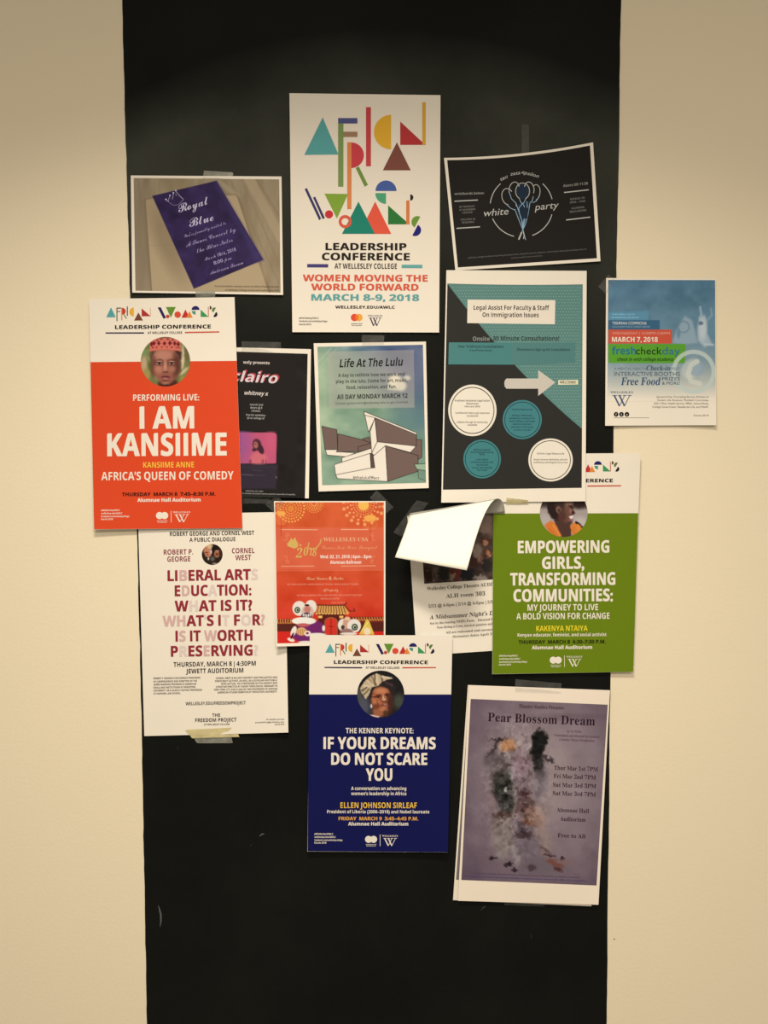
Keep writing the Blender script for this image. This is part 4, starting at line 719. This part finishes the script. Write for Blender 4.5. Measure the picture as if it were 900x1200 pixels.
TW = (226, 226, 214)
Fr.t('A free wellness event for', 730.5, 368.3, 27, 1.8, (150, 200, 214), 'sb', 'small_print'); Fr.t('all Wellesley students', 732.5, 372, 32, 1.8, (150, 200, 214), 'sb', 'small_print')
Fr.t('TISHMAN COMMONS', 737.5, 378.7, 40, 3.4, TW, 'sans', 'small_print'); Fr.t('LULU CHOW WANG CAMPUS CENTER', 739.6, 382.9, 44, 1.9, (160, 184, 194), 'sans', 'small_print')
Fr.t('WEDNESDAY | 12:00PM-2:00PM', 751, 390.5, 67.5, 2.9, (236, 168, 146), 'sans', 'date_lettering'); Fr.t('MARCH 7, 2018', 744, 397.8, 53.6, 5.8, (244, 226, 200), 'sb', 'date_lettering')
TL = (36, 110, 138); Fr.t('fresh', 731.2, 411, 28, 8.6, TL, 'sb', 'title_lettering'); Fr.t('check', 760.4, 411, 30.2, 8.6, (24, 36, 26), 'sans', 'title_lettering'); Fr.t('day', 786.6, 411, 21, 8.6, (56, 104, 150), 'sans', 'title_lettering')
Fr.t('check in with college students', 756.3, 421, 66, 3.6, (34, 66, 24), 'sbi', 'lettering')
SL = (66, 84, 106); Fr.t('A MENTAL HEALTH', 738.4, 432, 37.6, 2.8, (110, 122, 132), 'sans', 'lettering'); Fr.t('Check-in', 771.5, 431.2, 28, 5.4, SL, 'serit', 'lettering'); Fr.t('FEST', 792, 432, 9, 2.8, (130, 140, 146), 'sans', 'lettering')
Fr.t('INTERACTIVE BOOTHS', 758.2, 438.2, 77, 4.7, (88, 98, 110), 'sans', 'lettering'); Fr.t('Free Food', 750.8, 446.8, 46.6, 8.8, (52, 78, 112), 'serit', 'lettering'); Fr.t('PRIZES', 786.3, 443.8, 20.8, 3.6, SL, 'sans', 'lettering'); Fr.t('& MORE!', 786.3, 449, 20.8, 3.4, SL, 'sans', 'lettering')
wlogo(Fr, 717.6, 740.2, 459.7, 463.4, 475.8, (74, 88, 116), wd=1.1, h=2.3)
for x_, s_ in ((722, 'f'), (728.3, 't'), (734.7, 'o')): Fr.disc('social_icon', x_, 485.5, 2.7, (24, 22, 20)); Fr.t(s_, x_, 485.7, 1.3, 2.4, (230, 215, 190), 'sb', 'social_icon')
Fr.rect('rule', 719.2, 489.3, 760.8, 489.7, (110, 100, 88))
smallprint(Fr, 830.4, [465, 468.9, 472.8, 476.8], [61, 60, 64, 66], (112, 104, 92), 2.2, ['Sponsored by: Counseling Service, Division of', 'Student Life, Business, Multifaith Committee,', 'SHS, CPLA, Health Service, PERA, Active Minds,', 'College Government, Residential Life, and MAAP.'], align='r', st='sans')
smallprint(Fr, 830.4, [486.7], [17.5], (112, 104, 92), 2.0, ['Events 2018'], align='r', st='sans'); Fr.done()

# ------------------------------------------------------------------ 12 concert flyer with a television
Cl = Poster('poster', 'black flyer with a pink television screen, half hidden behind the orange poster',
            [(228.5, 406), (364.5, 409.2), (361.8, 584), (233, 581)], .0024, 1.8, (1, 4, 8, 1), 1.2)
c = Canvas(232, 409, 361, 584, 2.2, (34, 30, 28)); c.I += c.noise(2, 10, 8)[..., None]; c.frame(270, 495, 9)
c.poly([(-260, 90), (500, 95), (505, 440), (-260, 440)], (24, 20, 22), 1); c.poly([(-240, 104), (440, 106), (475, 112), (488, 135), (484, 425), (470, 436), (-240, 432)], (190, 84, 112), 1.2); c.ell(100, 220, 120, 200, (150, 84, 140), 1, 0, .7); c.ell(430, 200, 60, 120, (206, 90, 116), 1, 0, .6)
c.poly([(-300, -900), (700, -900), (700, 92), (-300, 88)], (34, 30, 28), 1); c.poly([(498, 60), (700, 60), (700, 440), (496, 440)], (34, 30, 28), 1); c.ell(300, 385, 90, 75, (204, 104, 112), .5); c.ell(280, 235, 46, 62, (76, 40, 54), .3, -10); c.ell(318, 280, 30, 58, (66, 34, 46), .35, -25); c.ell(268, 238, 24, 36, (168, 100, 84), .4, -8); c.ell(250, 290, 22, 16, (70, 36, 46), .5); c.ell(262, 226, 14, 4, (70, 36, 40), .6)
for x_ in (205, 218, 335, 350, 378): c.line([(x_, 395), (x_ - 4, 428)], 9, (110, 50, 74), .8)
c.poly([(-260, 440), (500, 440), (480, 700), (-260, 700)], (52, 42, 52), 3); c.line([(60, 470), (500, 474)], 5, (70, 58, 70), .8, 1); c.line([(120, 550), (230, 556)], 6, (120, 112, 112), .8, 1); c.line([(232, 500), (330, 510)], 4, (92, 84, 90), .7, 1)
c.line([(230, 558), (370, 556)], 3, (100, 92, 96), .7, 1); c.ell(484, 580, 12, 14, (84, 76, 82), .6); c.poly([(-260, 760), (480, 770), (500, 900), (-260, 900)], (44, 46, 38), 4)
Cl.paint('printed_picture', c, quad=[(232, 410.6), (360.6, 414.6), (357.4, 583.9), (236, 581)], lay=1)
PKW = (222, 204, 190)
Cl.t('wzly presents', 300.5, 424.8, 31, 3.4, PKW, 'sb', 'lettering'); Cl.t('clairo', 300.4, 440.6, 54, 12, (176, 62, 66), 'sbi', 'title_lettering', lay=2, ang=3); Cl.t('clairo', 298.6, 442, 54, 12, (224, 200, 194), 'sbi', 'title_lettering', lay=3, ang=3)
Cl.t('whitney x', 300.5, 460.8, 28, 4.6, PKW, 'sbi', 'lettering', ang=2.5)
for s_, x_, y_, w_ in (('march 2nd', 300.5, 474.2, 15), ('doors @ 8', 300.3, 477.8, 14), ('tishman', 299.8, 481.4, 10.5), ('free for wellesley', 299.7, 486.4, 23), ('$5 w/ college id', 299.6, 490, 20)): Cl.t(s_, x_, y_, w_, 2.3, (170, 160, 152), 'sb', 'small_print')
Cl.t('wellesley zly radio', 298, 575.4, 21, 1.6, (150, 144, 136), 'sb', 'small_print', ang=2); Cl.t('for disability accommodations please contact the campus office of accessibility', 315, 578.8, 62, 1.5, (160, 152, 142), 'sb', 'small_print', ang=1.4); Cl.done()

# ------------------------------------------------------------------ 13 peeling audition notice: flat lower part and a flap curling forward
Mi = Poster('poster', 'peeling theatre notice whose blank white back flops forward, beside the green poster',
            [(477.4, 604.5), (612, 595), (622, 759.6), (488.4, 768.6)], .0022, -4.0, (0, 0, 1, 1), .8)
c = Canvas(489, 592, 613, 687, 2.2, (78, 62, 54)); c.I += c.noise(18, 9, 41)[..., None] * np.array([1, .8, .7])
c.frame(490, 590, 10)
c.ell(800, 220, 90, 130, (138, 112, 98), .8); c.ell(780, 300, 60, 60, (150, 120, 104), .9); c.ell(785, 455, 62, 48, (92, 50, 36), .4); c.ell(785, 460, 30, 34, (176, 128, 102), .5); c.ell(810, 590, 55, 60, (96, 54, 36), .4); c.ell(825, 590, 30, 40, (170, 120, 90), .6)
c.ell(690, 560, 60, 90, (150, 126, 110), .6, 20); c.ell(660, 690, 70, 60, (70, 44, 40), .5); c.ell(730, 660, 30, 40, (176, 120, 100), .6); c.ell(800, 720, 70, 90, (44, 38, 36), .4); c.ell(560, 820, 90, 70, (34, 36, 38), .5); c.ell(460, 820, 40, 90, (104, 48, 40), .6); c.ell(390, 840, 36, 60, (150, 118, 92), .6); c.ell(400, 790, 24, 22, (90, 44, 34), .5)
c.ell(300, 820, 70, 90, (40, 38, 34), .5); c.ell(130, 840, 60, 90, (56, 34, 28), .4); c.line([(90, 780), (170, 790), (190, 930)], 10, (120, 104, 90), .7, .8); c.ell(720, 870, 80, 30, (150, 134, 120), .6); c.ell(250, 500, 200, 200, (90, 66, 56), .8)
c.warp(1.0, 3, 81)
Mi.paint('printed_picture', c, quad=[(491.5, 598.5), (612, 590.5), (610, 677), (497.2, 684.1)], lay=1)
K2 = (64, 54, 46)
Mi.t('Wellesley College Theatre AUDITIONS', 500.2, 689.9, 94, 3.9, K2, 'ser', 'title_lettering', align='l'); Mi.t('ALH room 303', 545.6, 696.9, 45.8, 4.6, K2, 'ser', 'title_lettering'); Mi.t('2/13 @ 4-6pm | 2/14 @ 4-6pm | 2/15 @ 4-6pm', 502, 710.4, 100, 3.4, (90, 80, 70), 'ser', 'lettering', align='l')
Mi.t("A Midsummer Night's Dream", 503.2, 723.5, 91, 4.7, K2, 'serit', 'title_lettering', align='l')
for s_, x_, y_, w_ in (("Set in the roaring 1920's Paris.   Directed by Marta Rainer", 504, 730.6, 100), ('Now hiring a Crew, musical pianists and stage managers', 512, 735.4, 92), ('All are welcomed and encouraged to audition', 522.5, 741.2, 84), ('Performance dates April 19 - 22, 2018', 524.5, 746.4, 76)): Mi.t(s_, x_, y_, w_, 2.7, (88, 76, 66), 'ser', 'small_print', align='l')
Mi.done()
# the flap: cross-sections from the fold behind, over the curl and down to the free edge
S, Tn = 26, 34; rows = []
for i in range(S):
    s_ = i / (S - 1)
    def bz(P_): 
        o = []
        n_ = len(P_) - 1
        for j in range(Tn):
            t_ = j / (Tn - 1); v = np.zeros(3)
            for k, q in enumerate(P_): v += math.comb(n_, k) * (1 - t_) ** (n_ - k) * t_ ** k * np.array(q)
            o.append(v)
        return o
    lerp = lambda a_, b_: np.array(a_, float) * (1 - s_) + np.array(b_, float) * s_
    # px, py, h (m) at left end / right end
    P_ = [lerp((478.5, 606, .0030), (591.5, 601, .0100)), lerp((480, 598.5, .0035), (592, 583, .0125)), lerp((483.5, 596.5, .012), (580, 568, .030)), lerp((479.0, 612, .030), (567, 594, .055)), lerp((471, 632, .052), (558, 628, .080)), lerp((462.8, 653.2, .062), (547, 668.3, .098))]
    rows.append(bz(P_))
R_ = np.array(rows); V_ = PW(R_[..., 0], R_[..., 1], R_[..., 2]).reshape(-1, 3)
fs = [(i * Tn + j, i * Tn + j + 1, (i + 1) * Tn + j + 1, (i + 1) * Tn + j) for i in range(S - 1) for j in range(Tn - 1)]
mi_ = [1 if j < 13 else 0 for i in range(S - 1) for j in range(Tn - 1)]      # the part before the crest still shows the printed side
flap = mesh_obj('curled_flap', V_, fs, [mat('paper_back', (255, 243, 210), .6, .25, .01, .05, 25), mat('printed_grey', (168, 156, 138), .6, .1)], Mi.root, mi_, smooth=True, origin=Mi.org)
flap['label'] = 'blank white back of the sheet, folded forward and down'
md = flap.modifiers.new('thickness', 'SOLIDIFY'); md.thickness = 0.0003; md.offset = 0

# ------------------------------------------------------------------ 14 pear blossom poster and the copy under it
PL = (247, 225, 196)
U2 = Poster('poster', 'lower copy of the dusky purple poster, only its left and bottom edges showing', [(548.3, 802.8), (709, 809), (693, 1062), (530.9, 1054.8)], .0020, 2.3, (0, 0, 2, 2), .6, paper=PL)
U2.grid('colour_block', [(549.6, 820), (706, 826), (690, 1036), (534.4, 1031)], (122, 112, 106)); U2.done()
Pe = Poster('poster', 'dusky purple poster with two blurred ink figures in robes, lowest on the black strip',
            [(549.9, 802.8), (714.9, 808.9), (701.3, 1060.3), (536.6, 1055.6)], .0048, 2.3, (1, 1, 5, 4), 1.4, paper=PL)
c = Canvas(538, 817, 715, 1040, 1.7, (122, 102, 108))
r_ = np.hypot((c.X - 640) / 75, (c.Y - 915) / 95)[..., None]; k_ = np.clip(1.15 - r_ * .62, 0, 1); c.I = k_ * np.array([152, 132, 132.]) + (1 - k_) * np.array([94, 76, 88.]); c.I += c.noise(4, 20, 51)[..., None]
c.frame(560, 840, 6)
fig = Canvas(538, 817, 715, 1040, 1.7, (0, 0, 0)); mot = fig.noise(1, 4, 61); m2 = fig.noise(1, 7, 62)
c.ell(330, 380, 260, 300, (160, 142, 136), 1, 0, .5)
for a_ in (
    (170, 830, 75, 170, (138, 124, 116), .6, -4, .8), (150, 340, 100, 110, (112, 98, 98), .7, 0, .8), (100, 300, 50, 60, (92, 80, 80), .8, 0, .7), (110, 560, 40, 120, (130, 106, 106), .9, 0, .7), (310, 460, 75, 190, (112, 92, 96), .8, 0, .85),
    (330, 640, 70, 110, (92, 68, 66), .8, 0, .8), (300, 330, 60, 90, (142, 112, 118), .9, 0, .6), (400, 720, 70, 80, (158, 122, 104), .9, 0, .7), (450, 860, 60, 120, (152, 128, 118), .9, -20, .6), (350, 900, 85, 160, (112, 98, 104), .6, -8, .8), (430, 1050, 160, 60, (104, 92, 96), .8, 0, .6),
    (210, 200, 58, 42, (186, 132, 92), .7, -12, .9), (175, 480, 72, 100, (42, 42, 38), .5, 8, .95), (195, 600, 60, 90, (46, 44, 40), .6, -5, .9), (160, 420, 60, 40, (60, 54, 50), .7, 0, .8), (180, 690, 80, 22, (74, 52, 48), .8, -6, .8),
    (140, 160, 60, 9, (58, 44, 42), .8, -6, .9), (130, 195, 14, 50, (54, 46, 46), .7, 30, .9), (90, 255, 50, 12, (66, 56, 56), .8, -35, .8), (160, 310, 50, 18, (80, 66, 66), .8, 20, .7),
    (435, 160, 58, 70, (24, 24, 22), .35, 12, 1), (415, 230, 44, 70, (26, 26, 24), .4, 10, 1), (425, 320, 40, 80, (34, 32, 32), .6, -5, .95), (440, 400, 40, 60, (66, 56, 58), .9, 0, .8), (490, 290, 46, 16, (56, 44, 46), .6, 35, .9), (430, 490, 46, 90, (108, 96, 100), .9, 8, .7), (480, 420, 22, 100, (128, 112, 118), .9, 5, .5),
    (320, 830, 60, 26, (64, 44, 48), .8, 8, .9), (330, 540, 40, 26, (76, 50, 52), .9, 0, .7), (310, 770, 40, 60, (80, 66, 70), .9, 0, .7), (200, 505, 10, 20, (190, 186, 176), .6, 0, .9), (110, 995, 34, 9, (40, 24, 30), .6, 0, .95), (215, 1035, 30, 12, (36, 24, 28), .6, -8, .95), (258, 1076, 24, 14, (44, 28, 34), .6, 0, .95),
    (380, 1060, 30, 20, (70, 48, 52), .8, 0, .8), (540, 1030, 60, 20, (118, 66, 54), .7, 28, .9), (560, 1075, 30, 12, (80, 44, 44), .7, 10, .9), (590, 1000, 16, 12, (46, 24, 26), .6, 0, .95), (510, 970, 40, 8, (60, 40, 42), .7, 12, .9), (600, 1020, 70, 20, (132, 100, 96), .9, 5, .6), (470, 930, 50, 12, (84, 60, 62), .9, 30, .7), (370, 650, 40, 14, (100, 62, 50), .8, 10, .7), (360, 740, 50, 16, (120, 76, 56), .9, 20, .6), (265, 970, 26, 80, (150, 138, 134), .8, -6, .8)): c.ell(*a_)
body = np.exp(-(((c.X - 605) / 30) ** 2 + ((c.Y - 925) / 75) ** 4))[..., None]
c.I += body * (np.clip(mot, -2, 2)[..., None] * 20 + m2[..., None] * 9)
c.line([(100, 680), (160, 740), (115, 780)], 12, (80, 58, 54), .7, 1.5); c.line([(240, 420), (262, 560), (250, 700)], 10, (150, 142, 128), .6, 1.5); c.line([(160, 755), (240, 690)], 10, (76, 58, 54), .7, 1.5)
c.warp(1.15, 3.0, 71); c.ell(640, 0, 260, 24, (80, 62, 70), 1, 0, .3)
Pe.paint('printed_picture', c, quad=[(551.6, 819), (712.2, 825.8), (699.1, 1037.7), (540.6, 1031.2)], lay=1)
DP = (44, 24, 34)
Pe.t('Theatre Studies Presents', 634.4, 828.4, 52.8, 4, (72, 46, 54), 'ser', 'lettering'); Pe.t('Pear Blossom Dream', 634.6, 842.6, 125.6, 10, DP, 'ser', 'title_lettering', sp=.02)
Pe.t('by Lu Xixia', 672.8, 857, 17, 2.6, (104, 66, 76), 'ser', 'small_print'); Pe.t('Translated and directed by students', 676, 862.4, 53, 2.8, (104, 66, 76), 'ser', 'small_print'); Pe.t('A Senior Thesis Production', 675.8, 867.2, 42, 2.8, (104, 66, 76), 'ser', 'small_print')
for s_, x_, y_, w_ in (('Thur Mar 1st 7PM', 675, 900.5, 51.5), ('Fri Mar 2nd 7PM', 673.6, 910.2, 49.5), ('Sat Mar 3rd 3PM', 673.3, 920.4, 50.5), ('Sat Mar 3rd 7PM', 673, 930.2, 50.5), ('Alumnae Hall', 671.4, 949.6, 38), ('Auditorium', 671.4, 960, 29.8), ('Free to All', 669.8, 979.4, 32.6)): Pe.t(s_, x_, y_, w_, 4.8, (58, 32, 46), 'ser', 'date_lettering')
Pe.t('Wellesley College Theatre Studies, free and open to the public, no tickets required', 617, 1025.6, 124, 1.9, (92, 72, 92), 'ser', 'small_print'); Pe.t('for disability services and accommodation requests please contact the office of accessibility', 616, 1029.4, 142, 1.9, (84, 70, 110), 'ser', 'small_print'); Pe.done()

# ------------------------------------------------------------------ tapes
def tape_mat(name, colr, alpha, rough):
    m = bpy.data.materials.new(name); m.use_nodes = True; nt = m.node_tree; b = nt.nodes['Principled BSDF']; Lk = nt.links.new
    b.inputs['Base Color'].default_value = (*alb(colr), 1); b.inputs['Roughness'].default_value = rough; b.inputs['Specular IOR Level'].default_value = .5
    tc = nt.nodes.new('ShaderNodeTexCoord'); nz = nt.nodes.new('ShaderNodeTexNoise'); nz.inputs['Scale'].default_value = 70; nz.inputs['Detail'].default_value = 4; Lk(tc.outputs['Object'], nz.inputs['Vector'])
    mr = nt.nodes.new('ShaderNodeMapRange'); mr.inputs[1].default_value = .3; mr.inputs[2].default_value = .7; mr.inputs[3].default_value = alpha * .75; mr.inputs[4].default_value = min(1, alpha * 1.3); Lk(nz.outputs['Fac'], mr.inputs[0]); Lk(mr.outputs[0], b.inputs['Alpha'])
    bp = nt.nodes.new('ShaderNodeBump'); bp.inputs['Strength'].default_value = .3; bp.inputs['Distance'].default_value = .0008; Lk(nz.outputs['Fac'], bp.inputs['Height']); Lk(bp.outputs[0], b.inputs['Normal'])
    return m
CLR = tape_mat('clear_matte_tape', (140, 136, 124), .15, .45); MSK = tape_mat('yellowed_masking_tape', (222, 200, 140), .88, .6); CLW = tape_mat('milky_tape', (176, 168, 146), .55, .4)
def tape(label, quad, hs, m, group=None, jag=0.5, name='tape_strip'):
    """quad: tl, tr, br, bl in photo px; hs: height above the wall (m) at the four corners"""
    q = np.array(quad, float); nu, nv = 14, 8; U, V = np.meshgrid(np.linspace(0, 1, nu), np.linspace(0, 1, nv)); u = U[..., None]; v = V[..., None]
    L1 = np.hypot(*(q[1] - q[0])); L2 = np.hypot(*(q[3] - q[0]))
    p = q[0] * (1 - u) * (1 - v) + q[1] * u * (1 - v) + q[2] * u * v + q[3] * (1 - u) * v
    if L1 >= L2: p[:, 0] += rng.normal(0, jag * .5, (nv, 2)); p[:, -1] += rng.normal(0, jag * .5, (nv, 2))
    else: p[0] += rng.normal(0, jag * .5, (nu, 2)); p[-1] += rng.normal(0, jag * .5, (nu, 2))
    h = hs[0] * (1 - U) * (1 - V) + hs[1] * U * (1 - V) + hs[2] * U * V + hs[3] * (1 - U) * V + .00012 * np.sin(U * 9) * np.sin(V * 5)
    X = PW(p[..., 0], p[..., 1], h).reshape(-1, 3); n = nu * nv; B_ = X.copy(); B_[:, 1] += .00006
    fs = []
    for j in range(nv - 1):
        for i in range(nu - 1): k = j * nu + i; fs.append((k, k + nu, k + nu + 1, k + 1))
    cc = q.mean(0); org = PW(cc[0], cc[1], 0)
    o = mesh_obj(name, X, fs, [m], None, origin=org); o.location = org; o['label'] = label; o['category'] = 'tape'
    if group: o['group'] = group
    return o
GT = 'clear tape strips holding the posters'; T0 = .0012
tape('milky clear tape strip holding the top of the purple card flyer', [(239, 200), (273, 202), (273.2, 211), (238, 209)], [T0, T0, .0036, .0036], CLW, GT)
tape('small milky tape tab below the bottom edge of the purple card flyer', [(229, 341), (252, 341.5), (252, 349.6), (229.5, 348.4)], [.0062, .0062, T0, T0], CLW, GT)
tape('narrow vertical clear tape strip above the black balloon flyer', [(611.4, 146), (619.8, 146), (620, 184), (611.5, 183)], [T0, T0, .0048, .0048], CLR, GT)
tape('clear tape strip above the black flyer with the pink screen', [(283, 400), (329.4, 401), (329, 413), (283, 412)], [T0, T0, .0042, .0042], CLR, GT)
tape('clear tape strip above the cloudy-sky building flyer', [(424, 392.6), (450, 393), (450, 404), (424, 405)], [T0, T0, .0052, .0052], CLR, GT)
tape('slanted clear tape across the top right corner of the red fireworks flyer', [(441.5, 574), (461, 594.5), (451.5, 602), (433.5, 583.5)], [T0, T0, .0058, .0070], CLR, GT)
tape('slanted clear tape across the top left corner of the red fireworks flyer', [(310.5, 591), (324, 581), (333.5, 589.5), (321, 600.5)], [.0020, .0050, .0070, .0070], CLR, GT)
tape('long slanted clear tape stuck to the black strip beside the peeling notice', [(488, 586), (502, 589.5), (470.5, 629), (461, 624)], [T0, T0, T0, T0], CLR, GT)
tape('clear tape at the upper left corner of the flyer with the green band', [(700.8, 336), (713, 321.5), (720.5, 329), (710.5, 345)], [T0, T0, .0046, .0040], CLR, GT)
tape('clear tape strip above the dusky purple poster', [(604, 796), (658, 800.8), (657.4, 813), (603.6, 810.5)], [T0, T0, .0072, .0072], CLR, GT)
tape('clear tape strip below the bottom edge of the dusky purple poster', [(590, 1052), (640, 1054), (638, 1062.6), (591, 1060.8)], [.0013, .0013, T0, T0], CLR, GT)
tape('clear tape tab just under the black flyer with the pink screen', [(284, 583), (316, 584), (318, 590), (285, 590)], [T0, T0, T0, T0], CLR, GT)
tape('short yellowed masking tape holding the top of the green poster', [(593.6, 583.2), (618.6, 586.0), (619, 590.4), (593, 590.6)], [.0128, .0128, .0085, .0085], MSK, 'yellowed masking tape pieces')
tape('wide yellowed masking tape holding the bottom of the white question poster', [(216.6, 855), (275.6, 852.4), (280.4, 863.6), (225.6, 865)], [.0046, .0046, .0042, .0036], MSK, 'yellowed masking tape pieces')
tape('torn lower layer of yellowed tape under the white question poster', [(225, 862), (270, 861), (273, 870.8), (231.4, 871)], [.0034, .0034, T0, T0], CLW, 'yellowed masking tape pieces')

bpy.data.objects.remove(to_); bpy.data.curves.remove(tc_)
